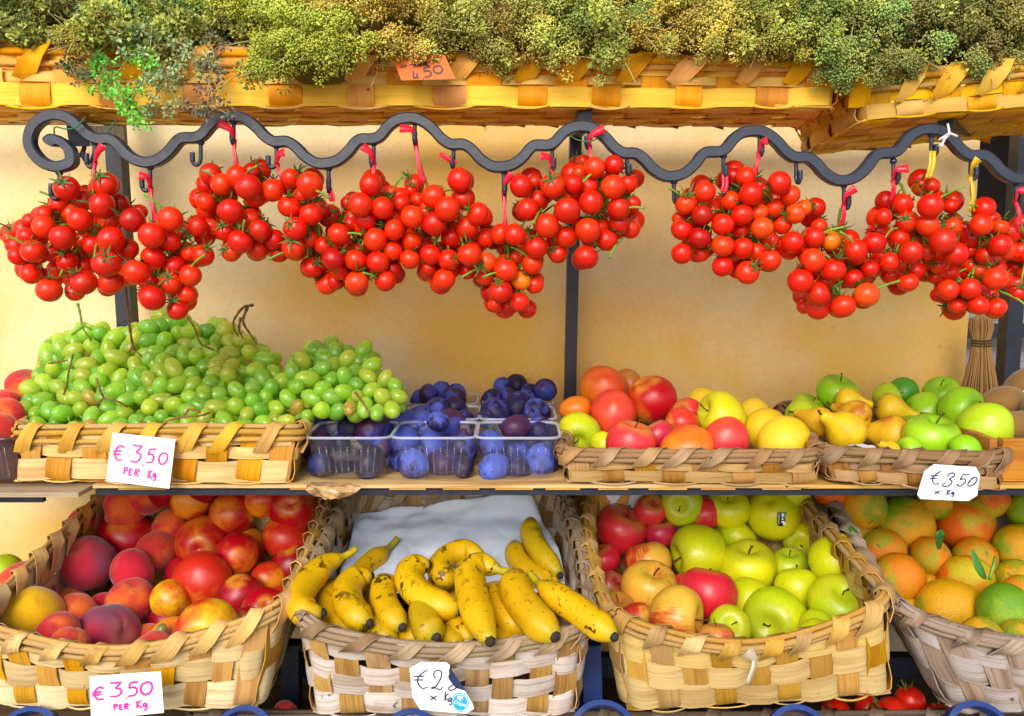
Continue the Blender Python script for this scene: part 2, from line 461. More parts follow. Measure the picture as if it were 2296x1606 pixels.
def basket(name, label, rim, bot, nst, rows, cols, nl, sag=None, rc=0.05, amp=0.0028, lash_h=0.020, lash_w=0.017, slant=0.022, swf=0.74, floor=True, seed=1, mat='splint', group=None, rods=4, loose=0.0, cat='basket'):
    rng = random.Random(seed)
    sag = sag or [(0, 0, 0)] * 4
    g = Ring([at(*p) if len(p) == 3 and not isinstance(p, Vector) else p for p in rim], [at(*p) if not isinstance(p, Vector) else p for p in bot], rc, sag)
    root = empty(name, sum(g.bot, Vector()) / 4, label, cat, group)
    mt = M[mat]
    lens = [(g.p(k + 0.999, 0.5) - g.p(k, 0.5)).length for k in range(4)]
    cum = [sum(nst[:k]) for k in range(4)]
    def idx(u):
        u %= 4.0; k = int(u); return cum[k] + (u - k) * nst[k] - 0.5
    def wv(u, j):
        return max(-1.0, min(1.0, 1.7 * math.cos(math.pi * (idx(u) + j))))
    def jit(c, a=0.06): 
        q = 1 + rng.uniform(-a, a); return tuple(x * q for x in c[:3]) + (1,)
    th = 0.0012
    # weavers go round the basket
    for j, (v0, v1) in enumerate(rows):
        mb = MB(); v, f, u = [], [], []
        us = []
        for k in range(4):
            m = max(12, nst[k] * 6)
            us += [k + i / m for i in range(m)]
        ph = [rng.uniform(0, 6.28) for _ in range(4)]
        L = 0; prev = None
        for q in us:
            P, T, U, n = g.fr(q, (v0 + v1) / 2)
            o = amp * wv(q, j)
            dv = 0.022 * (math.sin(q * 3.1 + ph[0]) + 0.6 * math.sin(q * 9.7 + ph[1])) + loose * 0.05 * math.sin(q * 6.3 + ph[2])
            a = g.p(q, v0 + dv + 0.012 * math.sin(q * 14 + ph[2])); b = g.p(q, v1 + dv + 0.012 * math.sin(q * 17 + ph[3]))
            mid = (a + b) / 2 + n * o
            if prev is not None: L += (a - prev).length
            prev = a
            h = (b - a).length
            v += [a + n * (o - th), b + n * (o - th), b + n * (o + th * 0.2), mid + n * th * 0.75, a + n * (o + th * 0.2)]
            u += [(L, 0), (L, h), (L, h), (L, h / 2), (L, 0)]
        N = len(us)
        for i in range(N):
            i2 = (i + 1) % N
            for k in range(5):
                k2 = (k + 1) % 5
                f.append((i * 5 + k, i * 5 + k2, i2 * 5 + k2, i2 * 5 + k))
        mb.add(v, f, u)
        mb.obj('weaver', mt, root, color=jit(cols[0]), sharp=35)
    # stakes stand between the weavers
    for k in range(4):
        for i in range(nst[k]):
            t = (i + 0.5) / nst[k]
            q = k + t + rng.uniform(-0.12, 0.12) / nst[k]
            wd = lens[k] / nst[k] * swf * rng.uniform(0.85, 1.12)
            pts, nn = [], []
            keys = [(-0.06, 0)]
            for j, (v0, v1) in enumerate(rows):
                keys.append(((v0 + v1) / 2, -1 if wv(k + t, j) > 0 else 1))
            keys.append((1.0, 0))
            vs = []
            for a, b in zip(keys[:-1], keys[1:]):
                vs.append(a)
                vs.append(((a[0] + b[0]) / 2, (a[1] + b[1]) / 2))
            vs.append(keys[-1])
            for vv, o in vs:
                P, T, U, n = g.fr(q, vv)
                if vv < 0: P = g.p(q, 0) - n * 0.006 - Vector((0, 0, 0.0015)); o = 0
                pts.append(P + n * (amp * 0.9 * o)); nn.append(n)
            mb = MB(); mb.strip(pts, nn, wd, th * 1.1)
            mb.obj('stake', mt, root, color=jit(cols[1], 0.12), sharp=50)
    # rim rods and the lashing over them
    lv = lash_h / g.H
    offs = [(1.0 - 0.15 * lv, 0.0048, 0.0042), (1.0 - 0.1 * lv, -0.0046, 0.0042), (1.0 + 0.12 * lv, 0.0008, 0.0036), (1.0 - 0.55 * lv, 0.0050, 0.0034), (1.0 - 0.85 * lv, 0.0046, 0.0028)][:rods]
    for (vv, oo, rad) in offs:
        pts = []
        ph = rng.uniform(0, 6)
        M_ = 88
        for i in range(M_ + 1):
            q = 4.0 * i / M_
            P, T, U, n = g.fr(q, vv)
            pts.append(P + n * (oo + 0.0012 * math.sin(q * 5 + ph)) + U * (0.0018 * math.sin(q * 4.1 + ph * 2)))
        mb = MB(); mb.tube(pts, rad, 6, cap=False)
        mb.obj('rim_rod', mt, root, color=jit(cols[2], 0.15))
    for k in range(4):
        for i in range(nl[k]):
            q0 = k + (i + 0.5) / nl[k] + rng.uniform(-0.1, 0.1) / nl[k]
            ds = slant / lens[k] * rng.uniform(0.7, 1.3)
            lw = lash_w * rng.uniform(0.8, 1.15)
            pts, nn = [], []
            for (a, vv, oo) in ((-1.0, 1 - 1.25 * lv, 0.0040), (-0.7, 1 - 0.75 * lv, 0.0100), (-0.35, 1 - 0.2 * lv, 0.0108), (-0.1, 1 + 0.22 * lv, 0.0066), (0.1, 1 + 0.30 * lv, -0.001), (0.35, 1 + 0.1 * lv, -0.0085), (0.7, 1 - 0.5 * lv, -0.0098), (1.0, 1 - 1.1 * lv, -0.005)):
                P, T, U, n = g.fr(q0 + a * ds, vv)
                X = P + n * oo
                core = g.p(q0 + a * ds, 1 - 0.5 * lv)
                pts.append(X)
                d = X - core
                nn.append(d.normalized() if d.length > 1e-6 else U)
            mb = MB(); mb.strip(pts, nn, lw, 0.0011)
            mb.obj('lashing', mt, root, color=jit(cols[2], 0.14), sharp=60)
    for k in (0, 1, 3):
        for i in range(nst[k]):
            if wv(k + (i + .5) / nst[k], 0) > 0: continue
            q0 = k + (i + 0.5) / nst[k]; hs_ = 0.62 / nst[k] * rng.uniform(.8, 1.3); dr = rng.uniform(.0015, .0045)
            pts, nn = [], []
            for s_ in range(7):
                a_ = -1 + s_ / 3
                P, T, U, n = g.fr(q0 + a_ * hs_, 0.0)
                pts.append(P + n * (.001 + .002 * (1 - a_ * a_)) - U * (dr * (1 - a_ * a_) - .001)); nn.append(n)
            mb = MB(); mb.strip(pts, nn, .0022 * rng.uniform(.7, 1.3), .0008)
            mb.obj('splint_end', mt, root, color=jit(cols[0], .1))
    if floor:
        A, B, C, D = [g.p(k, 0.0) for k in range(4)]
        A, B, C, D = g.bot
        nx, ny = nst[0], max(3, nst[1])
        up = (B - A).cross(D - A).normalized()
        for i in range(nx):
            t = (i + 0.5) / nx
            p0, p1 = A.lerp(B, t), D.lerp(C, t)
            pts = [p0.lerp(p1, 0.015 + 0.97 * s / (2 * ny)) + up * (0.0016 * math.cos(math.pi * (s / 2 - 0.5 + i))) for s in range(2 * ny + 1)]
            mb = MB(); mb.strip(pts, [up] * len(pts), lens[0] / nx * 0.72, th)
            mb.obj('floor_splint', mt, root, color=jit(cols[1], 0.12), sharp=50)
        for j in range(ny):
            t = (j + 0.5) / ny
            p0, p1 = A.lerp(D, t), B.lerp(C, t)
            pts = [p0.lerp(p1, 0.015 + 0.97 * s / (2 * nx)) - up * (0.0016 * math.cos(math.pi * (s / 2 - 0.5 + j))) for s in range(2 * nx + 1)]
            mb = MB(); mb.strip(pts, [up] * len(pts), lens[1] / ny * 0.80, th)
            mb.obj('floor_splint', mt, root, color=jit(cols[0], 0.10))
    return root, g

GOLD = (lin('#f4ba30'), lin('#f29a00'), lin('#f4a60c'))
PALE = (lin('#e6c078'), lin('#d0923a'), lin('#dcac58'))
PEACHB = (lin('#dfc694'), lin('#c8923e'), lin('#d4aa64'))
GREYB = (lin('#c8bcb4'), lin('#a8834e'), lin('#ae9678'))
TANB = (lin('#ceac6a'), lin('#bc8c3c'), lin('#c69c56'))
OLDB = (lin('#bb9a6c'), lin('#a5763c'), lin('#a88660'))
GRAYW = (lin('#b9afab'), lin('#a48f80'), lin('#a4917f'))

# upper row: two long flat baskets full of dried herbs
basket('herb_basket', 'long golden splint basket of dried herbs above the iron rail',
       [(-70, 108, 1.00), (1885, 138, 1.00), (1850, 178, 1.20), (-60, 160, 1.20)], [(-60, 238, 1.00), (1872, 240, 1.00), (1800, 285, 1.17), (-60, 276, 1.17)],
       (21, 4, 21, 4), [(0.02, 0.42), (0.44, 0.62), (0.64, 0.97)], GOLD, (16, 3, 16, 3), rc=0.02, lash_h=0.030, lash_w=0.022, slant=0.030, seed=11, mat='splint_gold')
basket('herb_basket', 'smaller golden splint basket set askew beneath the herbs in the upper corner',
       [(1915, 172, 0.99), (2500, 128, 0.96), (2470, 200, 1.28), (1790, 262, 1.30)], [(1930, 270, 0.99), (2500, 222, 0.96), (2400, 290, 1.28), (1800, 348, 1.30)],
       (7, 5, 7, 5), [(0.02, 0.34), (0.37, 0.62), (0.64, 0.97)], (lin('#ecb83c'), lin('#dca020'), lin('#e0aa30')), (6, 5, 6, 5), rc=0.03, lash_h=0.030, lash_w=0.022, slant=0.028, seed=12, mat='splint_gold')
# middle row
basket('fruit_basket', 'pale splint basket heaped with green grapes on the middle shelf',
       [(36, 962, 1.075), (672, 962, 1.075), (702, 918, 1.32), (100, 915, 1.32)], [(32, 1078, 1.075), (652, 1082, 1.075), (690, 1022, 1.31), (110, 1022, 1.31)],
       (9, 5, 9, 5), [(0.02, 0.42), (0.45, 0.68), (0.70, 0.97)], PALE, (7, 4, 7, 4), rc=0.018, lash_h=0.026, lash_w=0.019, slant=0.022, seed=13)
basket('fruit_basket', 'shallow tan basket of mangoes, red apples and yellow citrus beside the plums',
       [(1258, 1012, 1.075), (1838, 1016, 1.075), (1752, 938, 1.33), (1275, 938, 1.33)], [(1268, 1080, 1.075), (1836, 1086, 1.075), (1745, 1002, 1.31), (1280, 1002, 1.31)],
       (8, 5, 8, 5), [(0.02, 0.36), (0.40, 0.66), (0.68, 0.97)], OLDB, (7, 5, 7, 5), rc=0.03, lash_h=0.018, lash_w=0.015, slant=0.028, seed=14)
basket('fruit_basket', 'shallow weathered basket of pears and big green apples by the doorway',
       [(1838, 1010, 1.06), (2258, 1022, 1.06), (2200, 930, 1.34), (1742, 905, 1.36)], [(1862, 1078, 1.065), (2250, 1100, 1.065), (2190, 990, 1.32), (1765, 975, 1.34)],
       (7, 6, 7, 6), [(0.02, 0.36), (0.40, 0.66), (0.68, 0.97)], (lin('#b4916a'), lin('#a07440'), lin('#9c7c5c')), (5, 6, 5, 6), rc=0.045, lash_h=0.018, lash_w=0.017, slant=0.030, seed=15)
# lower row: tilted towards the street
Z = Vector
L1, G1 = basket('fruit_basket', 'deep pale basket of peaches and nectarines with the pink price card',
       [(-75, 1400, 0.985), (628, 1372, 0.985), (742, 1112, 1.36), (238, 1102, 1.36)], [(-35, 1580, 0.99), (585, 1590, 0.99), (690, 1330, 1.36), (225, 1330, 1.36)],
       (10, 7, 10, 7), [(0.01, 0.35), (0.34, 0.64), (0.62, 0.98)], PEACHB, (8, 8, 8, 8), sag=[(0, -0.012, -0.034), (0, 0, 0), (0, 0, 0), (0, 0, 0)], rc=0.05, lash_h=0.030, lash_w=0.020, slant=0.022, seed=16, loose=0.6)
L2, G2 = basket('fruit_basket', 'greyish white basket of bananas lined with white paper',
       [(658, 1398, 0.975), (1326, 1412, 0.975), (1262, 1098, 1.36), (790, 1098, 1.36)], [(690, 1602, 0.985), (1300, 1600, 0.985), (1245, 1330, 1.36), (815, 1330, 1.36)],
       (9, 8, 9, 8), [(0.01, 0.27), (0.26, 0.48), (0.47, 0.69), (0.67, 0.98)], GREYB, (6, 12, 8, 12), sag=[(0, -0.01, -0.022), (0.012, 0, 0), (0, 0, 0), (-0.010, 0, 0)], rc=0.05, lash_h=0.024, lash_w=0.016, slant=0.030, seed=17, mat='splint_old', loose=0.8)
L3, G3 = basket('fruit_basket', 'tan splint basket of red and yellow apples under the shelf',
       [(1366, 1388, 0.985), (2010, 1352, 0.975), (1782, 1100, 1.36), (1318, 1100, 1.36)], [(1398, 1598, 0.995), (2012, 1556, 0.985), (1800, 1330, 1.36), (1352, 1330, 1.36)],
       (9, 7, 9, 8), [(0.01, 0.33), (0.32, 0.63), (0.61, 0.98)], TANB, (8, 8, 8, 9), sag=[(0, -0.01, -0.036), (0, 0, 0), (0, 0, 0), (-0.012, 0, 0)], rc=0.05, lash_h=0.028, lash_w=0.019, slant=0.018, seed=18, loose=0.5)
L4, G4 = basket('fruit_basket', 'grey weathered basket of oranges cut off by the picture edge',
       [(2000, 1368, 0.985), (2470, 1440, 0.985), (2420, 1105, 1.36), (1850, 1103, 1.36)], [(2118, 1588, 1.0), (2470, 1596, 1.0), (2400, 1330, 1.36), (1980, 1360, 1.36)],
       (6, 8, 8, 8), [(0.01, 0.33), (0.32, 0.62), (0.60, 0.98)], GRAYW, (4, 8, 8, 9), sag=[(0, -0.008, -0.012), (0, 0, 0), (0, 0, 0), (0, 0, 0)], rc=0.07, lash_h=0.026, lash_w=0.020, slant=0.035, seed=19, mat='splint_old', loose=0.8)

# ------------------------------------------------------------------ shelves and frame
M['board'] = m_wood_strip('poplar_board', 0.5, 0.5)
ZS = at(300, 1084, 1.075).z
mb = MB()
shelf = empty('shelf', (0, 1.3, ZS - 0.02), 'middle shelf of thin poplar boards on a dark steel rail', 'shelf')
def wbox(name, parent, lo, hi, color, mat='board'):
    mb = MB(); mb.box(lo, hi); return mb.obj(name, M[mat], parent, smooth=False, color=color)
bc = lin('#d6b883')
x_l, x_m, x_r = at(-60, 1090, 1.05).x, at(186, 1090, 1.05).x, 1.0
wbox('board', shelf, (x_l - 0.2, 1.045, ZS - 0.010), (x_m - 0.004, 1.18, ZS - 0.004), lin('#b8a488'))
wbox('board', shelf, (x_m, 1.074, ZS - 0.0062), (0.36, 1.19, ZS - 0.0015), bc)
wbox('board', shelf, (0.362, 1.073, ZS - 0.0064), (x_r, 1.19, ZS - 0.0018), lin('#c89c58'))
wbox('board', shelf, (x_l - 0.2, 1.195, ZS - 0.0092), (x_r, 1.33, ZS - 0.0022), lin('#b9ab95'))
wbox('board', shelf, (x_l - 0.2, 1.335, ZS - 0.0092), (x_r, 1.48, ZS - 0.0022), lin('#b0a28c'))
for px, wd in ((250, 110), (640, 60), (868, 85), (990, 85), (1110, 88), (1225, 80), (1345, 70), (1460, 90), (1580, 80), (1720, 90)):
    X = at(px, 1092, 1.056)
    wbox('tab', shelf, (X.x, 1.075, ZS - 0.0088), (X.x + wd / FP * 1.06, 1.095, ZS - 0.0068), lin('#c99a50'))
xs = at(112, 1100, 1.08).x
mb = MB(); mb.box((xs + 0.06, 1.080, ZS - 0.0175), (x_r, 1.085, ZS - 0.0095)); mb.box((xs + 0.06, 1.0855, ZS - 0.0125), (x_r, 1.44, ZS - 0.0096))
mb.box((-1.4, 1.062, ZS - 0.022), (xs, 1.070, ZS - 0.0105))
mb.obj('rail', M['steel'], shelf, smooth=False)
frame = empty('rack', (0, 1.45, 0), 'dark blue steel rack with upright posts behind the fruit', 'rack')
def bar(parent, a, b, w_, d_, mat='steel', name='bar'):
    a, b = Vector(a), Vector(b)
    mb = MB()
    t = (b - a).normalized()
    x = Vector((1, 0, 0)) if abs(t.x) < 0.8 else Vector((0, 0, 1))
    x = (x - t * x.dot(t)).normalized(); y = t.cross(x)
    v = [p + x * sx * w_ / 2 + y * sy * d_ / 2 for p in (a, b) for sx, sy in ((-1, -1), (1, -1), (1, 1), (-1, 1))]
    mb.add(v, [(3, 2, 1, 0), (4, 5, 6, 7), (0, 1, 5, 4), (1, 2, 6, 5), (2, 3, 7, 6), (3, 0, 4, 7)])
    return mb.obj(name, M[mat], parent, smooth=False)
def post(px0, py0, px1, py1, Y, wd, d=0.028, name='post'):
    a, b = at(px0, py0, Y), at(px1, py1, Y)
    k = (a - b) / (a.z - b.z)
    top = b + k * (2.3 - b.z); bot = b + k * (0.0 - b.z)
    return bar(frame, bot, top, wd * Y / FP, d, name=name)
post(261, 330, 285, 700, 1.42, 34)
post(1290, 310, 1276, 960, 1.43, 26)
post(2285, 420, 2255, 890, 1.43, 34)
for X in (-0.62, -0.05, 0.16, 0.72):
    pass
ZB = at(700, 1490, 1.20).z
bar(frame, (-1.3, 1.20, ZB), (1.3, 1.20, ZB), 0.032, 0.02, name='rail')
bar(frame, (-1.3, 1.36, ZB + 0.02), (1.3, 1.36, ZB + 0.02), 0.03, 0.03, name='rail')
bar(frame, at(1325, 1440, 1.12), at(1345, 2300, 1.12), 0.026, 0.026, 'blue', 'post')
bar(frame, at(655, 1440, 1.16), at(660, 2300, 1.16), 0.024, 0.024, 'steel', 'post')
# arms that hold the iron rail and the upper baskets
a0 = at(175, 305, 1.02); bar(frame, a0, at(262, 300, 1.41), 0.022, 0.024, name='arm')
bar(frame, at(1311, 268, 1.02), at(1290, 296, 1.42), 0.018, 0.020, name='arm')
bar(frame, at(2120, 278, 1.02), at(2190, 300, 1.44), 0.018, 0.020, name='arm')
bar(frame, (-1.2, 1.41, at(0, 282, 1.41).z + 0.012), (0.95, 1.41, at(0, 282, 1.41).z + 0.012), 0.02, 0.02, name='rail')

# ------------------------------------------------------------------ wavy iron rail with hooks
RY = 1.0
prof = [(0, 0), (25, -8), (47, -26), (65, -48), (79, -55), (104, -56), (121, -64), (140, -86), (162, -100), (191, -104), (216, -98), (241, -80), (259, -61), (281, -48), (310, -48), (331, -35), (349, -16), (375, -1)]
tr = [(335, 365), (735, 367), (1128, 375), (1510, 396), (1895, 405), (2291, 400), (2680, 400)]
pk = [104, 105, 100, 106, 112, 104]
path = [(162, 351), (160, 366), (130, 375), (97, 364), (74, 338), (68, 313), (77, 285), (101, 265), (130, 259), (158, 267), (184, 288), (205, 306), (227, 313), (249, 313), (268, 326), (288, 348), (310, 361)]
for i in range(6):
    (xa, ya), (xb, yb) = tr[i], tr[i + 1]
    for (dx, dy) in prof:
        k = dx / 400
        path.append((xa + (xb - xa) * k, ya + (yb - ya) * k + dy * pk[i] / 104))
irail = empty('hanging_rail', at(1148, 320, RY), 'black wrought iron wavy rail with a scroll end and hooks', 'rail')
def square_sweep(pts, half, name, mat, parent, hd=None):
    """square bar in the upright plane y = const"""
    P = catmull(pts, 4); n = len(P); v, f, u = [], [], []
    hd = hd or half
    for i, p in enumerate(P):
        t = (P[min(i + 1, n - 1)] - P[max(i - 1, 0)]).normalized()
        nrm = Vector((-t.z, 0, t.x)); y = Vector((0, 1, 0))
        h = half[i] if isinstance(half, list) else half
        c = 0.22 * h
        for (a, b) in ((-1, -.75), (-.75, -1), (.75, -1), (1, -.75), (1, .75), (.75, 1), (-.75, 1), (-1, .75)):
            v.append(p + nrm * h * a + y * (hd * b))
        u += [(i * 0.01, k / 8) for k in range(8)]
    for i in range(n - 1):
        for k in range(8):
            k2 = (k + 1) % 8
            f.append((i * 8 + k, i * 8 + k2, (i + 1) * 8 + k2, (i + 1) * 8 + k))
    f.append(tuple(range(7, -1, -1))); f.append(tuple((n - 1) * 8 + k for k in range(8)))
    o = build(name, v, f, mat, parent, uvs=u, smooth=False)
    return o
square_sweep([at(x, y, RY) for x, y in path], 12.0 / FP * RY, 'bar', M['iron'], irail, 0.0068)
sp = [(112, 326), (118, 316), (132, 316), (146, 324), (157, 336), (162, 351), (160, 366)]
Pn = len(catmull([at(x, y, RY) for x, y in sp], 4))
hw = [(19 - 9 * min(1, i / (Pn * 0.35)) + (2 if i > Pn * .6 else 0)) / FP for i in range(Pn)]
hw[0] = 8 / FP; hw[1] = 14 / FP
square_sweep([at(x, y, RY) for x, y in sp], hw, 'scroll', M['iron'], irail, 0.0060)
hooks = [(133, 388, 58, -1), (213, 320, 55, -1), (337, 376, 52, -1), (450, 320, 50, -1), (620, 328, 48, -1), (737, 378, 52, 0), (838, 322, 52, -.3), (1017, 330, 45, -.2), (1130, 386, 50, .1), (1238, 332, 52, .2), (1406, 346, 50, .2),
         (1511, 408, 46, .4), (1622, 350, 50, .3), (1785, 360, 50, .5), (1892, 416, 52, .6), (2003, 362, 48, .6), (2176, 354, 48, .7), (2278, 412, 48, .6), (524, 274, 48, -.2), (930, 274, 48, 0), (1321, 284, 48, -.3), (1703, 300, 48, .3), (2088, 303, 46, .6)]
HP = []
for (x, y, L, side) in hooks:
    mb = MB()
    yy = RY
    r = 4.6 / FP
    k = 9 * side if abs(side) > 0.4 else 9 * side
    fw = -0.012 * (1 - min(1, abs(side)))
    pts = [at(x, y - 10, yy), at(x, y + L * 0.3, yy), at(x, y + L * 0.72, yy), at(x + 3 * side, y + L * 0.92, yy + fw * 0.3), at(x + 9 * side, y + L, yy + fw * 0.7), at(x + 16 * side, y + L * 0.93, yy + fw), at(x + 18.5 * side, y + L * 0.72, yy + fw * 1.05), at(x + 18.5 * side, y + L * 0.44, yy + fw * 1.1)]
    q = catmull(pts, 4)
    mb.tube(q, [r * (1.0 + (0.25 if i > len(q) * .75 else 0)) for i in range(len(q))], 8)
    mb.tube([at(x, y - 6, yy), at(x, y + 1, yy), at(x, y + 6, yy)], [r * 1.3, r * 2.0, r * 1.1], 8)
    mb.obj('hook', M['iron'], irail)
    HP.append(at(x + 9 * side, y + L - 6, yy + fw * .6))
# the two small hooks of the bracket behind the scroll
for (x, y) in ((178, 315), (200, 330)):
    mb = MB(); mb.tube(catmull([at(x + 10, y - 15, 1.03), at(x + 12, y + 12, 1.03), at(x + 2, y + 34, 1.03), at(x - 12, y + 25, 1.03), at(x - 13, y + 10, 1.03)], 4), 5 / FP, 8)
    mb.obj('hook', M['iron'], irail)

# ------------------------------------------------------------------ fruit shapes (unit radius, shared by all of a kind)
def lathe(prof, seg=24, mod=None):
    v, f = [], []
    n = len(prof)
    for i, (r, z) in enumerate(prof):
        for k in range(seg):
            a = 2 * math.pi * k / seg
            rr, zz = (r, z) if mod is None else mod(r, z, a)
            v.append(Vector((rr * math.cos(a), rr * math.sin(a), zz)))
    for i in range(n - 1):
        for k in range(seg):
            k2 = (k + 1) % seg
            f.append((i * seg + k, (i + 1) * seg + k, (i + 1) * seg + k2, i * seg + k2))
    f.append(tuple(range(seg))); f.append(tuple((n - 1) * seg + k for k in range(seg - 1, -1, -1)))
    return v, f
def ball_prof(n, fn):
    out = []
    for i in range(n + 1):
        t = 0.03 + (math.pi - 0.06) * i / n
        out.append(fn(t))
    return out
def apple_prof(t):
    s, c = math.sin(t), math.cos(t)
    r = s * (1.0 + 0.07 * c) * 0.98
    z = 0.90 * c
    if c > 0: z -= 0.34 * math.exp(-(s / 0.33) ** 2)
    else: z += 0.16 * math.exp(-(s / 0.24) ** 2)
    return r, z
def apple_mod(k5, ov):
    def m(r, z, a):
        low = max(0, -z)
        return r * (1 + k5 * math.cos(5 * a) * (0.3 + low) + ov * math.cos(2 * a + .6)), z + 0.04 * math.cos(a + 1.0) * r
    return m
SH = {}
mats_f = {
 'apple': m_skin('apple_skin', 0.36, 0.05, nscale=0.9, dots=(26, 0.10, 0.45), dotc=(0.95, 0.85, 0.45, 1), streak=1.3, top=(lin('#9aa52a'), 0.5), soft=0.30, blem=0.0),
 'green_apple': m_skin('green_apple_skin', 0.34, 0.08, nscale=0.9, dots=(30, 0.07, 0.5), dotc=(0.30, 0.30, 0.08, 1), top=(lin('#5f7a22'), 0.6), soft=0.5, blem=0.25),
 'peach': m_skin('peach_skin', 0.85, nscale=1.2, sheen=0.35, soft=0.40, bumpk=(45, .35), bumpd=.0008, spec=0.15, top=(lin('#e2a03a'), 0.25, .7), bot=(lin('#7a3a50'), .45), blem=0.0),
 'nectarine': m_skin('nectarine_skin', 0.36, 0.0, nscale=1.1, soft=0.35, dots=(22, 0.07, 0.35), dotc=(0.9, 0.55, 0.2, 1), top=(lin('#e8b030'), 0.85, .74), blem=.25),
 'plum': m_skin('plum_skin', 0.40, 0.0, nscale=2.0, soft=0.22, spec=0.4, dots=(34, 0.10, 0.35), dotc=(0.45, 0.5, 0.8, 1), roughv=0.25),
 'orange': m_skin('orange_skin', 0.42, nscale=1.5, soft=0.26, bumpk=(30, 0.6), bumpd=0.0028, blem=0.8, bot=(lin('#8a9a20'), 0.2)),
 'mango': m_skin('mango_skin', 0.36, 0.08, nscale=0.8, soft=0.5, dots=(28, 0.09, 0.4), dotc=(0.95, 0.7, 0.3, 1), blem=0.2),
 'pear': m_skin('pear_skin', 0.42, nscale=1.3, soft=0.3, dots=(30, 0.12, 0.6), dotc=(0.25, 0.14, 0.03, 1), blem=0.7),
 'citrus': m_skin('yellow_citrus_skin', 0.38, 0.2, nscale=1.0, soft=0.5, bumpk=(34, 0.5), bumpd=0.0020),
 'kiwi': m_skin('kiwi_skin', 0.9, nscale=2.0, soft=0.5, bumpk=(40, 0.6), bumpd=0.0012, sheen=0.3, spec=0.2),
 'tomato': m_skin('tomato_skin', 0.30, 0.10, nscale=0.8, soft=0.6, spec=0.36, sss=0.0),
 'grape': None,
}
def grape_mat():
    t = NT('grape_skin')
    rr, c1 = t.orand()
    ob = t.coord('Object')
    a = t.noise(ob, 1.6, 3, 0.5, w=rr); b = t.noise(ob, 5, 4, 0.6, w=rr)
    c = t.mix(t.rng(a, 0.35, 0.7), c1, t.mix(1.0, c1, (1.06, 1.02, 0.65, 1), 'MULTIPLY'))
    c = t.mix(t.rng(b, 0.45, 0.75, 0, 0.30), c, lin('#b4d488'))
    c = t.mix(t.rng(t.noise(ob, 4, 4, .6, w=t.math('ADD', rr, 4.0)), 0.72, 0.78, 0, .6), c, lin('#6a5a1c'))
    t.set(color=c, rough=t.rng(b, 0.3, 0.7, 0.16, 0.34), spec=0.55, sss=0.6, ssss=0.3, sssr=(0.8, 1.0, 0.2))
    return t.m
mats_f['grape'] = grape_mat()
from mathutils import noise as mnoise
LOP = {'apple': .045, 'green_apple': .045, 'peach': .04, 'nectarine': .04, 'plum': .05, 'orange': .045, 'citrus': .03, 'mango': .05, 'pear': .05, 'kiwi': .05, 'tomato': .025, 'grape': .04}
def reg(kind, vf, mat=None):
    out = []
    for k in range(4):
        o3 = Vector((k * 7.3, k * 2.1, len(kind)))
        out.append(mesh_data(kind, [p * (1 + LOP[kind] * (mnoise.noise(p * .9 + o3) + .45 * mnoise.noise(p * 2.3 + o3))) for p in vf[0]], vf[1], mats_f[mat or kind]))
    SH[kind] = SH.get(kind, []) + out
reg('apple', lathe(ball_prof(22, apple_prof), 28, apple_mod(0.018, 0.02)))
reg('apple', lathe(ball_prof(22, lambda t: (apple_prof(t)[0] * 0.97, apple_prof(t)[1] * 1.04)), 28, apple_mod(0.03, -0.03)))
reg('green_apple', lathe(ball_prof(22, apple_prof), 28, apple_mod(0.012, 0.015)))
def cleft(k, top):
    def m(r, z, a):
        d = math.atan2(math.sin(a), math.cos(a))
        g = k * math.exp(-(d / 0.16) ** 2)
        return r * (1 - g * (0.6 + 0.4 * z)), z - top * math.exp(-(r / 0.20) ** 2) * (1 if z > 0 else 0) - 0.5 * g * (1 if z > 0.5 else 0)
    return m
sph = ball_prof(20, lambda t: (math.sin(t) * (1 + .02 * math.cos(t)), 0.95 * math.cos(t)))
reg('peach', lathe(sph, 32, cleft(0.075, 0.15)))
reg('nectarine', lathe(ball_prof(20, lambda t: (math.sin(t), 0.97 * math.cos(t))), 32, cleft(0.06, 0.16)))
reg('plum', lathe(ball_prof(16, lambda t: (0.90 * math.sin(t), 1.10 * math.cos(t))), 24, cleft(0.035, 0.08)))
reg('orange', lathe(ball_prof(20, lambda t: (math.sin(t), 0.93 * math.cos(t) - (0.06 * math.exp(-(math.sin(t) / 0.12) ** 2) if t < 1 else 0) )), 28, lambda r, z, a: (r * (1 + 0.012 * math.cos(3 * a)), z)))
reg('citrus', lathe(ball_prof(20, lambda t: (math.sin(t), 0.95 * math.cos(t) + 0.04 * math.exp(-(math.sin(t) / 0.2) ** 2))), 28))
reg('mango', lathe(ball_prof(20, lambda t: (0.92 * math.sin(t) * (1 + 0.08 * math.cos(t)), 1.08 * math.cos(t))), 28, lambda r, z, a: (r * (1 + 0.07 * math.cos(2 * a)), z + 0.06 * r * math.cos(a))))
def pear_prof():
    P = [(0.04, 1.62), (0.16, 1.60), (0.26, 1.45), (0.33, 1.2), (0.42, 0.95), (0.58, 0.65), (0.80, 0.32), (0.96, -0.02), (1.0, -0.32), (0.92, -0.62), (0.70, -0.86), (0.40, -0.98), (0.16, -0.98), (0.05, -0.92)]
    q = catmull([Vector((a, b, 0)) for a, b in P], 2)
    return [(p.x, p.y) for p in q]
reg('pear', lathe(pear_prof(), 26, lambda r, z, a: (r * (1 + 0.02 * math.cos(3 * a)), z)))
reg('kiwi', lathe(ball_prof(18, lambda t: (0.86 * math.sin(t), 1.12 * math.cos(t))), 24))
reg('tomato', lathe(ball_prof(16, lambda t: (math.sin(t), 0.97 * math.cos(t) - (0.16 * math.exp(-(math.sin(t) / 0.25) ** 2) if t < 1.2 else 0.0))), 24))
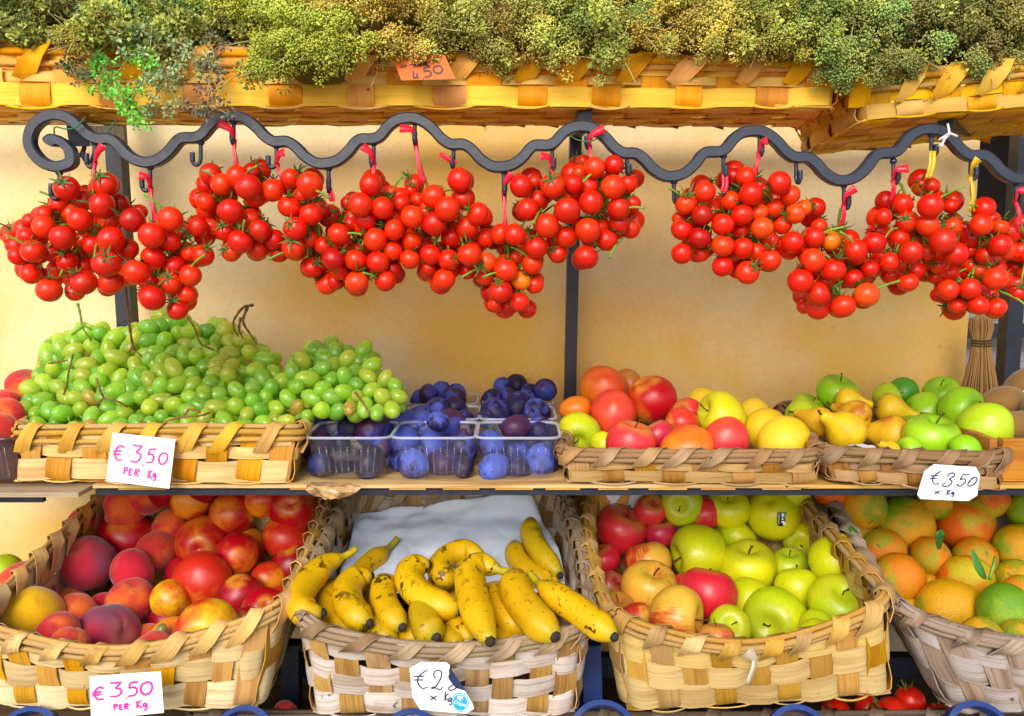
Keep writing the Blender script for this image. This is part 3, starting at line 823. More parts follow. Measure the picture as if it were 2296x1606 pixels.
reg('grape', lathe(ball_prof(14, lambda t: (0.84 * math.sin(t), 1.08 * math.cos(t))), 18))
# stalks and calyxes (unit scale, sub-parts)
M['stalk'] = plain('brown_stalk', '#4a3318', 0.7, var=.3)
M['greenstem'] = plain('green_stem', '#6f9a2c', 0.55, var=.3)
M['calyx'] = plain('green_calyx', '#3f6a20', 0.6, var=.35)
M['vine'] = plain('brown_vine', '#7a5a24', 0.65, var=.4)
def stalk_mesh(z0, L, r, bend, mat):
    mb = MB(); mb.tube(catmull([Vector((0, 0, z0)), Vector((bend * .2, 0, z0 + L * .5)), Vector((bend, 0.02, z0 + L))], 3), [r * 1.1] + [r * .8] * 5 + [r * 1.4], 6)
    return mesh_data('stalk', mb.v, mb.f, mat)
SH['stalk'] = stalk_mesh(0.48, 0.55, 0.032, 0.16, M['stalk'])
SH['stalk2'] = stalk_mesh(0.48, 0.36, 0.035, -0.14, M['stalk'])
SH['pear_stalk'] = stalk_mesh(1.55, 0.42, 0.06, 0.12, M['stalk'])
def star_mesh(n, L, wd, z0, lift, curl, mat, seed, stem=0.5, stemr=0.05):
    rng = random.Random(seed); mb = MB()
    for k in range(n):
        a = 2 * math.pi * (k + rng.uniform(-.2, .2)) / n
        l = L * rng.uniform(.75, 1.15); d = Vector((math.cos(a), math.sin(a), 0)); s = Vector((-math.sin(a), math.cos(a), 0)); c = rng.uniform(.3, 1.3) * curl
        pts = [Vector((0, 0, z0)), d * l * .35 + Vector((0, 0, z0 + lift * .5)), d * l * .7 + Vector((0, 0, z0 + lift * .6 + c * .3)), d * l + Vector((0, 0, z0 + lift * .3 + c))]
        ws = [wd * .5, wd, wd * .7, wd * .08]
        v = []
        for p, w_ in zip(pts, ws): v += [p - s * w_, p + s * w_ + Vector((0, 0, .01))]
        mb.add(v, [(0, 1, 3, 2), (2, 3, 5, 4), (4, 5, 7, 6)])
    if stem: mb.tube(catmull([Vector((0, 0, z0 - .02)), Vector((.05, 0, z0 + stem * .5)), Vector((.16, .05, z0 + stem))], 3), stemr, 6)
    return mesh_data('calyx', mb.v, mb.f, mat)
SH['calyx'] = [star_mesh(6, 0.85, 0.085, 0.84, 0.12, c, M['calyx'], s, st, 0.055) for s, c, st in ((1, .25, .55), (2, .55, .4), (3, -.1, .7), (4, .4, .9))]
SH['eye'] = star_mesh(6, 0.20, 0.04, -0.70, -0.02, -0.1, M['stalk'], 7, 0)
SH['button'] = star_mesh(6, 0.085, 0.03, 0.87, 0.02, 0.0, plain('citrus_button', '#8a8a50', .7), 8, 0.04, 0.035)

def project(p):
    r = Vector(p) - Vector((0, 0, CAMZ))
    d = r.y * CT - r.z * ST
    return CX + FP * r.x / d, CY - FP * (r.y * ST + r.z * CT) / d

def relax(items, k=0.93, maxpush=0.09, it=25):
    """move fruit that would run into a nearer one further back along its line of sight"""
    for q in items: q['Y0'] = q['Y']
    for _ in range(it):
        for q in items:
            q['P'] = at(q['px'], q['py'], q['Y']); q['R'] = q['r'] / FP * depth(q['py'], q['Y'])
        moved = False
        for i in range(len(items)):
            a = items[i]
            for j in range(i + 1, len(items)):
                b = items[j]
                d = (a['P'] - b['P']).length
                need = k * (a['R'] + b['R'])
                if d < need:
                    far = a if (a['Y'], -a['r']) > (b['Y'], -b['r']) else b
                    if far['Y'] - far['Y0'] < maxpush:
                        far['Y'] += min(0.5 * (need - d) + 0.0005, 0.006); moved = True
        if not moved: break
    for q in items:
        q['P'] = at(q['px'], q['py'], q['Y']); q['R'] = q['r'] / FP * depth(q['py'], q['Y'])

# ------------------------------------------------------------------ cherry tomato bunches hanging from the hooks
T = []
def addt(lst, fx, fy):
    for q in lst: T.append((fx(q[0]), fy(q[1]), q[2]))
def addp(lst, a, b, c, d):
    for (x, y, r) in lst: T.append((x / a + b, y / c + d, r / a))
addp([(475,612,88),(750,585,85),(600,700,70),(728,733,88),(855,715,60),(420,730,62),(480,735,55),(325,800,65),(215,845,55),(315,890,80),(570,838,85),(775,845,75),(945,840,85),(1215,832,85),(1000,780,45),(75,978,53),(190,960,68),(445,965,85),(1080,950,90),(1210,985,75),(790,980,95),(660,1015,70),(575,1010,50),(910,1045,75),(125,1095,65),(235,1062,83),(365,1075,65),(480,1135,72),(1090,1110,83),(1350,1075,60),(1450,1090,75),(600,1160,65),(757,1150,97),(400,1190,60),(1250,1170,75),(970,1212,92),(1360,1235,75),(220,1225,72),(597,1285,92),(1215,1295,78),(790,1285,85),(350,1340,87),(535,1345,70),(1335,1370,72),(1085,1395,90),(1265,1480,73),(1080,1275,50)], 3.1797, 0, 3.1797, 229.6)
addp([(1312,1088,68),(1480,1105,72),(1570,1075,60),(1378,1148,68),(1545,1165,78),(1588,1222,72),(1697,1185,68),(1810,1110,60),(1928,1150,80),(1880,1220,60),(1280,1260,58),(1318,1270,58),(1435,1315,78),(1800,1285,70),(1560,1365,70),(1235,1415,60),(1935,1333,70),(1320,1410,55),(1400,1440,60),(1615,1435,68),(1837,1423,72),(1495,1505,75),(1705,1490,65),(1925,1490,55),(1825,1545,70),(2165,1265,45),(2110,1460,70),(2020,1530,60),(2010,1320,45),(2260,1420,55),(2190,1530,50),(2255,1275,70),(2180,1395,50)], 2.776, 0, 2.776, 0)
addp([(2075,188,72),(2210,195,65),(2220,330,70),(1945,240,60),(2035,245,60),(2110,255,60),(2005,330,45),(2085,330,50),(1735,150,60),(1600,130,60),(1440,140,60)], 2.776, 0, 2.776, 514.3)
addp([(268,1150,70),(205,1275,75),(340,1295,70),(240,1370,68),(415,1430,65),(410,1380,65),(295,1490,70),(525,1350,70),(460,1265,55),(400,1200,45),(520,1185,40),(660,1225,75),(745,1300,78),(820,1120,75),(845,1235,72),(560,1245,45),(615,1320,45),(665,1395,75),(525,1505,60),(935,1330,70),(870,1415,72),(775,1475,70),(985,1480,60),(640,1585,65),(410,1560,60),(885,1575,75),(1075,1455,65),(1165,1460,70),(1205,1160,70),(1285,1135,45),(1400,1155,78),(1525,1150,65),(1660,1045,65),(1780,1030,62),(1590,1010,45),(1565,1080,50),(1870,1145,58),(1775,1165,75),(1625,1165,65),(1310,1250,65),(1245,1305,70),(1490,1310,80),(1640,1260,75),(1810,1300,70),(1895,1270,55),(1365,1405,78),(1485,1475,68),(1620,1435,78),(1690,1420,55),(1815,1395,65),(1885,1425,60),(1735,1495,68),(1300,1540,70),(1435,1580,60),(1610,1600,75),(1750,1370,50)], 2.7756, 734.7, 2.7756, 0)
addp([(450,95,70),(595,108,72),(690,35,65),(805,90,65),(935,65,65),(1060,95,68),(1195,60,78),(1300,110,68),(165,130,60),(345,180,55),(455,240,73),(690,160,65),(645,230,68),(925,150,55),(1030,220,70),(1070,160,60),(1180,165,55),(1295,205,60),(1430,160,75),(1425,110,55),(1620,255,60),(1395,300,75),(1365,385,50),(1460,400,50),(1520,370,65),(1605,120,70),(1500,75,50),(1530,230,62)], 2.914, 642.9, 2.914, 551)
ORANGE_T = [(1530/2.914+642.9, 230/2.914+551)]
addp([(310,1195,65),(190,1270,67),(365,1285,45),(290,1340,65),(465,1250,60),(565,1105,65),(485,1100,60),(595,1205,72),(680,1190,45),(495,1180,40),(770,1140,72),(540,1340,68),(640,1325,60),(740,1295,60),(870,1330,62),(840,1215,62),(925,1295,50),(420,1400,70),(165,1430,68),(275,1480,68),(665,1420,68),(790,1400,58),(150,1360,45),(420,1530,70),(530,1435,55),(545,1545,65),(855,1510,68),(165,1580,65),(285,1580,50),(630,1570,60),(725,1500,45),(1020,1410,50),(990,1480,65),(1090,1500,60),(1250,1560,70),(960,1590,70),(1160,1540,50)], 2.7756, 1469.4, 2.7756, 0)
ORANGE_T.append((1090/2.7756+1469.4, 1500/2.7756))
addp([(1620,597,23),(1676,612,26),(1640,560,24),(1695,563,22),(1727,583,24),(1770,560,22),(1822,584,27),(1868,605,27),(1795,631,28),(1835,660,27),(1943,661,27),(1890,687,27),(1833,691,26),(1803,688,16),(1912,625,22),(1850,632,20),(1918,570,25),(1950,602,20),(1960,545,25),(1935,620,18),(1885,572,20)], 1, 0, 1, 0)
addp([(200,328,32),(25,378,28),(85,400,42),(195,407,47),(275,407,28),(10,450,35),(105,468,42),(185,482,45),(75,535,38),(280,490,38),(330,493,25),(245,545,50),(405,418,40),(395,480,42),(467,490,33),(468,562,42),(410,600,36),(350,580,28),(385,555,25),(295,595,45),(120,590,45),(185,590,32),(35,625,38),(135,660,38),(180,650,35),(108,705,38),(30,680,25),(335,660,28),(385,660,28),(272,670,32),(225,640,32),(215,685,25),(265,735,40),(450,690,46),(350,730,42),(460,650,30),(265,695,25),(225,755,28),(300,797,33),(335,790,28),(383,795,40),(452,805,40),(430,750,25),(557,470,22),(550,550,26),(540,745,35),(565,665,22),(575,600,30),(580,520,28)], 1.7488, 1974.5, 1.7488, 229.6)
SEEDS = [  # centre, tie hook, label
 ((205, 530), (213, 368), 'big cherry tomato bunch hanging under the scroll end of the rail'),
 ((390, 590), (337, 424), 'small cherry tomato bunch trailing low above the green grapes, next to the scroll bunch'),
 ((560, 480), (524, 318), 'cherry tomato bunch on the first wave crest after the scroll'),
 ((690, 470), (620, 372), 'narrow cherry tomato bunch right of the first crest, under a shoulder hook'),
 ((840, 520), (838, 370), 'cherry tomato bunch with a long green stem, left of the second crest'),
 ((1000, 500), (930, 318), 'wide cherry tomato bunch tied by the long red ribbon of the second crest'),
 ((1145, 620), (1130, 432), 'low pointed cherry tomato bunch with one orange shrivelled tomato'),
 ((1210, 480), (1238, 380), 'cherry tomato bunch on the hook left of the middle post'),
 ((1345, 470), (1321, 330), 'round cherry tomato bunch hanging in front of the middle post'),
 ((1650, 490), (1703, 346), 'round cherry tomato bunch hanging alone over the mangoes'),
 ((1870, 600), (1892, 464), 'low cherry tomato bunch with an orange tomato on top'),
 ((2050, 510), (2003, 408), 'cherry tomato bunch on the last red ribbon of the rail'),
 ((2190, 590), (2176, 398), 'wrinkled old cherry tomato bunch tied with yellow ribbon'),
 ((2310, 560), (2278, 456), 'cherry tomato bunch cut off by the edge of the picture, beyond the rack post'),
]
WT = [1, .85, 1, 1, 1, 1, .9, .9, 1, 1.1, 1, 1, .9, 1]
rng = random.Random(5)
groups = [[] for _ in SEEDS]
for (x, y, r) in T:
    best = min(range(len(SEEDS)), key=lambda k: ((x - SEEDS[k][0][0]) ** 2 + ((y - SEEDS[k][0][1]) * .8) ** 2) / WT[k])
    groups[best].append(dict(px=x, py=y, r=max(17, r * 1.04), Y=0.965 + (29 - min(r, 30)) * 0.0040 + rng.uniform(-.004, .004)))
TRED = [lin('#ea2406'), lin('#e01a05'), lin('#ee2e08'), lin('#d41606')]
M['ribbon'] = plain('red_ribbon', '#e8203a', 0.35, var=.15)
M['ribbon_y'] = plain('yellow_ribbon', '#d8b01c', 0.35, var=.15)
allt = [q for g in groups for q in g]
relax(allt, 0.90, 0.05, 14)
for gi, (cen, hook, lab) in enumerate(SEEDS):
    g = groups[gi]
    if not g: continue
    # more tomatoes behind the ones in front
    front = list(g)
    for q in front:
        for _k in range(2 if rng.random() < .35 else 1):
            x = q['px'] * .90 + cen[0] * .10 + rng.uniform(-24, 24); y = q['py'] * .92 + cen[1] * .08 + rng.uniform(-20, 20)
            e = dict(px=x, py=y, r=24 + rng.uniform(-2, 3), Y=1.016 + rng.uniform(0, .04)); e['P'] = at(x, y, e['Y']); e['R'] = e['r'] / FP * depth(y, e['Y'])
            e['back'] = True
            g.append(e)
    top = at(hook[0], hook[1], RY)
    root = empty('tomato_bunch', top, lab, 'tomatoes', 'cherry tomato bunches hanging from the iron rail')
    cc = at(cen[0], cen[1], 1.02)
    for q in g:
        P = q['P']
        ax = (cc + Vector((0, 0, .03)) - P).normalized() * 0.9 + Vector((rng.gauss(0, .5), rng.gauss(-.2, .5), rng.gauss(.35, .4)))
        if rng.random() < 0.12: ax = Vector((rng.gauss(0, .5), -0.8, rng.gauss(.5, .3)))
        c = rng.choice(TRED) if rng.random() > .07 else lin(rng.choice(['#ee4a10', '#b80e08']))
        orange = any(abs(q['px'] - a) < 8 and abs(q['py'] - b) < 8 for a, b in ORANGE_T)
        if orange: c = lin('#f07a10')
        o = inst('tomato', rng.choice(SH['tomato']), P, axis_quat(ax, rng.uniform(0, 6)), (q['R'] * rng.uniform(.97, 1.03), q['R'], q['R'] * rng.uniform(.93, 1.02)), root, c)
        o['c2'] = (c[0] * .9, c[1] * 1.6 + .01, c[2]); o['mx'] = 0.35
        if orange: o['label'] = 'orange tomato'
        s = inst('calyx', SH['calyx'][rng.randrange(4)], (0, 0, 0), Quaternion((0, 0, 1), rng.uniform(0, 6)), rng.uniform(.95, 1.3), o, local=True)
    # vine: a stem from the tie down through the bunch, cut ends that stick out
    mb = MB()
    ys = [q['py'] for q in g]
    end = at(cen[0], max(ys) - 30, 1.02)
    up = at(hook[0] * .6 + cen[0] * .4, min(ys) + 12, 1.0)
    mb.tube(catmull([at(hook[0], hook[1] + 10, RY), up, cc, end], 6), 3.2 / FP, 6)
    for q in rng.sample(front, min(len(front), 10)):
        mb.tube(catmull([q['P'].lerp(cc, .9), q['P'].lerp(cc, .45) + Vector((0, 0, .008)), q['P'].lerp(cc, .25)], 3), 2.4 / FP, 5)
    mb.obj('vine', M['greenstem'], root)
    for q in rng.sample(front, min(len(front), 2 + len(front) // 12)):
        a = rng.uniform(0, 6.28)
        X = q['P'] + Vector((math.cos(a) * q['R'] * 1.05, -q['R'] * .35, math.sin(a) * q['R'] * 1.05))
        d = Vector((math.cos(a + rng.uniform(-1.2, 1.2)), -0.5, math.sin(a) * .8 + .2)).normalized()
        L = rng.uniform(.014, .030)
        mb = MB(); mb.tube(catmull([X - d * L, X + Vector((0, -.003, .003)), X + d * L * .8], 4), [2.6 / FP] * 8 + [3.2 / FP], 6)
        mb.obj('stem', M['greenstem'], root)
    # ribbon
    mat = M['ribbon_y'] if gi == 12 else M['ribbon']
    mb = MB()
    for k in (-1, 1):
        a, b = at(hook[0] + 3 * k, hook[1] - 6, RY - .006), at(hook[0] * .75 + cen[0] * .25 + 6 * k, min(ys) + 8, RY - .012)
        if b.z > a.z - .01: b = a - Vector((0, -.004, .025))
        m_ = a.lerp(b, .5) + Vector((k * -.0025, -.003, 0))
        p = catmull([a, m_, b], 5); mb.strip(p, [Vector((k * .5, -1, 0))] * len(p), .0042, .0004)
    sgn = -1 if gi in (2, 4, 5, 7, 1) else 1
    p = catmull([at(hook[0], hook[1] - 4, RY - .010), at(hook[0] + sgn * 6, hook[1] - 26, RY - .016), at(hook[0] + sgn * (18 + 8 * (gi % 3)), hook[1] - 42 + 12 * (gi % 2), RY - .018)], 5)
    mb.strip(p, [Vector((.3, -1, .2))] * len(p), [.003 + .008 * i / len(p) for i in range(len(p))], .0004)
    mb.obj('ribbon', mat, root)
# spare ribbons whose ends hang on other hooks
for gi, (hx, hy, ex, ey) in enumerate(((1622, 396, 1618, 432), (735, 428, 742, 452), (1017, 372, 985, 345), (2088, 345, 2078, 400))):
    mb = MB(); p = catmull([at(hx, hy - 6, RY - .008), at((hx + ex) / 2 + 3, (hy + ey) / 2, RY - .012), at(ex, ey, RY - .012)], 5)
    mb.strip(p, [Vector((.2, -1, .1))] * len(p), [.0045] * len(p), .0004); mb.strip([q + Vector((.003, -.001, 0)) for q in p], [Vector((-.3, -1, .1))] * len(p), [.004] * len(p), .0004)
    o = mb.obj('ribbon', M['ribbon_y'] if gi == 3 else M['ribbon'])
    tag(o, ['pink ribbon loop on the hook left of the lone round bunch', 'red ribbon end on the hook of the second trough', 'red ribbon end fluttering right of the second crest', 'gold ribbon on the last full wave crest'][gi], 'ribbon')

# ------------------------------------------------------------------ grapes
GP = [(40,918),(62,880),(95,832),(98,790),(130,768),(180,740),(212,732),(250,758),(290,748),(335,728),(365,698),(410,716),(450,745),(490,732),(530,748),(570,775),(606,802),(632,836),(650,880),(690,912),(690,935),(600,962),(300,978),(100,975),(60,948)]
GP2 = [(655,822),(690,784),(742,772),(795,795),(820,780),(836,800),(832,842),(882,855),(906,882),(890,918),(832,930),(760,930),(700,920),(655,870)]
GS = [((130, 880), 'grape bunch at the end of the heap by the plastic peach punnet', 0), ((250, 800), 'grape bunch with a tall upright stalk at the back of the heap', 0), ((330, 900), 'grape bunch in the middle front of the heap, above the price card', 0),
      ((420, 760), 'pale grape bunch on top of the heap under the lowest tomato', 0), ((540, 800), 'grape bunch with a looped brown stalk above the basket', 0), ((580, 910), 'golden green grape bunch at the basket end next to the plums', 0), ((780, 860), 'green grape bunch lying over the plum punnets, outside the basket', 1)]
rng = random.Random(21)
GI = [[] for _ in GS]
GC = [lin('#90dc28'), lin('#7ed02c'), lin('#a4de2c'), lin('#70c834'), lin('#8ad838'), lin('#b0d034')]
def gdepth(x, y, right):
    if right: return 1.125 + (930 - y) / 160 * .14
    return 1.095 + (970 - y) / 260 * .235 + .03 * abs(x - 350) / 350
allg = []
for poly, right in ((GP, False), (GP2, True)):
    x0, x1 = min(p[0] for p in poly), max(p[0] for p in poly); y0, y1 = min(p[1] for p in poly), max(p[1] for p in poly)
    for layer, (md, tries, dd) in enumerate(((28, 11000, 0.0), (28, 6000, .022), (32, 2500, .046))):
        pts = []
        for _ in range(tries):
            x, y = rng.uniform(x0, x1), rng.uniform(y0, y1)
            sc_ = 1.0 - .16 * max(0, (960 - y) / 260)
            if not in_poly(x, y, poly) or any((x - a) ** 2 + ((y - b) * 1.05) ** 2 < (md * sc_) ** 2 for a, b in pts): continue
            pts.append((x, y))
            Y = gdepth(x, y, right) + dd + rng.uniform(-.008, .010)
            P = at(x, y, Y)
            k = 6 if right else min(range(6), key=lambda q: (x - GS[q][0][0]) ** 2 + 1.3 * (y - GS[q][0][1]) ** 2)
            allg.append((k, P, rng.uniform(18.5, 23.5) / FP * depth(y, Y)))
for (k, P, r) in allg: GI[k].append((P, r))
groots = []
for k, (cen, lab, right) in enumerate(GS):
    yb = gdepth(cen[0], cen[1], right)
    c0 = at(cen[0], cen[1], yb + .03)
    root = empty('grape_bunch', c0 - Vector((0, 0, .04)), lab, 'grapes', 'bunches of green grapes'); groots.append(root)
    mb = MB()
    for i, (P, r) in enumerate(GI[k]):
        ax = (P - c0).normalized() + Vector((rng.gauss(0, .6), rng.gauss(0, .6), rng.gauss(0, .6)))
        c = rng.choice(GC); q = rng.uniform(.85, 1.12); c = tuple(x * q for x in c[:3]) + (1,)
        if rng.random() < .03: c = lin('#b8962a')
        el = rng.uniform(1.0, 1.24)
        inst('grape', rng.choice(SH['grape']), P, axis_quat(ax, 0), (r, r, r * el), root, c)
        if i % 2 == 0:
            mb.tube([P, P.lerp(c0, .25) + Vector((0, 0, .004)), P.lerp(c0, .6)], .0011, 5, cap=False)
    mb.obj('stems', M['greenstem'], root)
def twig(root, pts, r0, r1, mat='vine', name='stalk'):
    mb = MB()
    for pl in pts:
        q = catmull([at(*p) for p in pl], 5)
        mb.tube(q, [.72 * (r0 + (r1 - r0) * i / (len(q) - 1)) * (1 + .25 * math.sin(i * 2.1)) for i in range(len(q))], 6)
    mb.obj(name, M[mat], root)
twig(groots[1], [[(174, 680, 1.19), (180, 705, 1.19), (186, 735, 1.19), (205, 765, 1.2)], [(186, 732, 1.19), (160, 752, 1.19)], [(184, 728, 1.19), (206, 740, 1.19)]], .0030, .0018, 'greenstem')
twig(groots[1], [[(280, 636, 1.16), (286, 690, 1.16), (292, 740, 1.16), (300, 780, 1.17), (318, 800, 1.17)], [(300, 778, 1.165), (285, 792, 1.17)]], .0032, .0020)
twig(groots[4], [[(568, 684, 1.20), (545, 690, 1.20), (526, 715, 1.2), (524, 735, 1.2), (535, 755, 1.2)], [(555, 688, 1.2), (545, 720, 1.2), (558, 745, 1.2), (575, 770, 1.2)], [(540, 712, 1.2), (536, 740, 1.2), (546, 760, 1.2)]], .0032, .0016)
twig(groots[0], [[(164, 793, 1.12), (155, 830, 1.115), (150, 862, 1.12), (143, 885, 1.125)], [(110, 815, 1.13), (152, 808, 1.115)]], .0022, .0018)
twig(groots[2], [[(216, 848, 1.11), (226, 880, 1.105), (232, 893, 1.11), (215, 905, 1.11)], [(230, 893, 1.11), (262, 900, 1.11), (285, 912, 1.12)]], .0026, .0018)
twig(groots[5], [[(315, 945, 1.075), (352, 962, 1.07), (372, 946, 1.07), (405, 936, 1.075), (450, 932, 1.08), (470, 925, 1.09)], [(412, 934, 1.08), (425, 918, 1.085), (450, 924, 1.09)]], .0026, .0022)
twig(groots[3], [[(420, 712, 1.24), (436, 735, 1.22), (450, 770, 1.2), (480, 785, 1.19)]], .0024, .0018)
twig(groots[6], [[(795, 878, 1.12), (815, 905, 1.12), (830, 930, 1.115)]], .0026, .0018)

# ------------------------------------------------------------------ single fruit: every one is a thing
LOOK = {   # code: (c1, c2, mx, words)
 'P': ('#c8283a', '#e8702c', .30, 'pinkish red'), 'PO': ('#e4742a', '#c83434', .46, 'orange'), 'PY': ('#f0bc18', '#cc4a34', .42, 'half yellow half red'), 'PM': ('#bc2c40', '#84485e', .42, 'dusky pink'),
 'N': ('#b80418', '#e88a18', .14, 'glossy red'), 'ND': ('#90061e', '#b81022', .40, 'dark red'), 'NO': ('#c82a16', '#f09a20', .40, 'orange red'), 'NY': ('#f0c41c', '#d03214', .35, 'yellow and red'),
 'Y': ('#dcd812', '#c8d012', .5, 'yellow green'), 'YG': ('#b8d014', '#d6d816', .4, 'green yellow'), 'R': ('#e2363c', '#cc2030', .45, 'red'), 'RD': ('#b81c40', '#cc3048', .4, 'deep red'), 'B': ('#ecb840', '#d03424', .46, 'red streaked yellow'), 'BO': ('#e08a3a', '#d04a34', .4, 'orange red'),
 'G': ('#8ccc10', '#a4d820', .5, 'green'), 'GD': ('#4a9a1a', '#66b01c', .5, 'dark green'), 'GY': ('#acd01c', '#bcd824', .5, 'pale green'),
 'MO': ('#ee841c', '#dc4420', .40, 'orange red'), 'MR': ('#dc2c3e', '#e8502c', .35, 'rosy red'), 'MG': ('#d06a2a', '#98a22c', .3, 'green and orange'),
 'C': ('#eec814', '#f4d630', .5, 'yellow'), 'O': ('#ec8808', '#b4ac1c', .38, 'orange'), 'OY': ('#e8aa0c', '#98a81c', .38, 'yellow orange'), 'OG': ('#7cac14', '#e8a810', .52, 'green and yellow'), 'OR': ('#f06c08', '#ccbc14', .28, 'deep orange'), 'OL': ('#98b81a', '#6ca01a', .5, 'lime green'),
 'PE': ('#ecc818', '#dcb01c', .32, 'yellow'), 'PB': ('#e4b81c', '#b8701a', .30, 'russet yellow'),
 'K': ('#7a5a30', '#8a6a3a', .5, 'brown'),
 'U': ('#201448', '#4254b4', .52, 'blue'), 'UR': ('#3e1640', '#3a48a4', .38, 'purple'), 'UD': ('#1e1436', '#2a3274', .30, 'dark purple'), 'UB': ('#28307c', '#5068cc', .56, 'bright blue'),
}
NAMES = {'green_apple': 'apple', 'citrus': 'grapefruit', 'apple2': 'apple'}
def fruit(kind, q, code, label, group, rng, axis=None, cat=None):
    c1, c2, mx, _ = LOOK[code]
    P, r = q['P'], q['R']
    if axis is None:
        axis = (rng.gauss(0, .6), rng.gauss(-.25, .5), rng.gauss(.5, .5))
    # axis is given as right, towards the viewer, up
    a = Vector((axis[0], axis[1], axis[2]))
    rot = axis_quat(a, rng.uniform(0, 6.28) if 'spin' not in q else q['spin'])
    s = (r * rng.uniform(.95, 1.05), r * rng.uniform(.95, 1.05), r * rng.uniform(.93, 1.03))
    me = rng.choice(SH[kind])
    nm = NAMES.get(kind, kind)
    o = inst(nm, me, P, rot, s, None, lin(c1))
    c2 = lin(c2); o['c2'] = c2[:3]; o['mx'] = mx + rng.uniform(-.06, .06)
    tag(o, label, cat or nm, group)
    if kind in ('apple', 'green_apple'):
        inst('stalk', SH['stalk' if rng.random() < .6 else 'stalk2'], (0, 0, 0), Quaternion((0, 0, 1), rng.uniform(0, 6)), 1.0, o, local=True)
        inst('calyx', SH['eye'], (0, 0, 0), None, 1.0, o, local=True)
    elif kind == 'pear': inst('stalk', SH['pear_stalk'], (0, 0, 0), None, 1.0, o, local=True)
    elif kind in ('orange',): inst('button', SH['button'], (0, 0, 0), None, 1.0, o, local=True)
    return o
ROWW = ['front', 'second', 'third', 'fourth', 'fifth', 'sixth', 'seventh']
def pile(where, items, Yf, group, seed, rowh=70, k=0.92, maxpush=.08, rmin=0, ymax=9.0):
    """items: kind, px, py, r, code, [axis], [label], [extra depth]"""
    rng = random.Random(seed)
    L = []
    for it in items:
        d = dict(px=it[1], py=it[2], r=it[3], kind=it[0], code=it[4], axis=it[5] if len(it) > 5 else None, label=it[6] if len(it) > 6 else None)
        d['Y'] = Yf(it[1], it[2]) + (it[7] if len(it) > 7 else 0)
        if d['r'] < rmin and d['kind'] != 'pear': d['r'] = rmin * (.92 + .16 * rng.random()); d['Y'] += .022
        L.append(d)
    relax(L, k, maxpush)
    for q in L:
        if q['Y'] > ymax: q['Y'] = ymax; q['P'] = at(q['px'], q['py'], ymax); q['R'] = q['r'] / FP * depth(q['py'], ymax)
    if len(L) > 12:          # what still runs into its neighbour gives way sideways
        for q in L: q['x0'], q['y0'] = q['px'], q['py']
        for _ in range(40):
            for q in L: q['P'] = at(q['px'], q['py'], q['Y']); q['R'] = q['r'] / FP * depth(q['py'], q['Y'])
            for i in range(len(L)):
                for j in range(i + 1, len(L)):
                    A_, B_ = L[i], L[j]
                    dd = (A_['P'] - B_['P']).length; need = .90 * (A_['R'] + B_['R'])
                    if dd < need:
                        vx, vy = A_['px'] - B_['px'], A_['py'] - B_['py']; m_ = math.hypot(vx, vy) + 1e-6
                        st_ = min(2.0, (need - dd) * FP * .25)
                        for q, sg in ((A_, 1), (B_, -1)):
                            k_ = .35 if q['label'] else 1.0
                            nx_, ny_ = q['px'] + sg * vx / m_ * st_ * k_, q['py'] + sg * vy / m_ * st_ * k_
                            if math.hypot(nx_ - q['x0'], ny_ - q['y0']) < (8 if q['label'] else 20): q['px'], q['py'] = nx_, ny_
        for q in L:
            hit = [need_ for need_ in ((q['P'] - w_['P']).length - w_['R'] * .97 for w_ in L if w_ is not q) if need_ < q['R'] * .86]
            if hit and not q['label']: q['r'] *= max(.88, min(hit) / q['R'] / .86)
            q['P'] = at(q['px'], q['py'], q['Y']); q['R'] = q['r'] / FP * depth(q['py'], q['Y'])
    order = sorted(L, key=lambda d: -(d['py'] + d['r'] * .6))
    rows = []
    for d in order:
        if rows and rows[-1][0]['py'] + rows[-1][0]['r'] * .6 - (d['py'] + d['r'] * .6) < rowh: rows[-1].append(d)
        else: rows.append([d])
    out = []
    for ri, row in enumerate(rows):
        row.sort(key=lambda d: d['px'])
        for i, d in enumerate(row):
            nm = NAMES.get(d['kind'], d['kind'])
            pos = 'leftmost' if i == 0 else ('rightmost' if i == len(row) - 1 else ORD[i] + ' from left')
            if len(row) == 1: pos = 'alone'
            lab = d['label'] or '%s %s, %s, %s row of %s' % (LOOK[d['code']][3], nm, pos, ROWW[min(ri, 6)], where)
            d['o'] = fruit(d['kind'], d, d['code'], lab, group, rng, d['axis'])
            out.append(d)
    return out
lowY = lambda x, y: 1.025 + (1425 - y) / 320 * .30
def cv(lst, a, b, c, d):   # crop pixels to picture pixels
    return [(q[0], q[1] / a + b, q[2] / c + d, q[3] / a) + tuple(q[4:]) for q in lst]
pk_ = 'peach'; nk = 'nectarine'
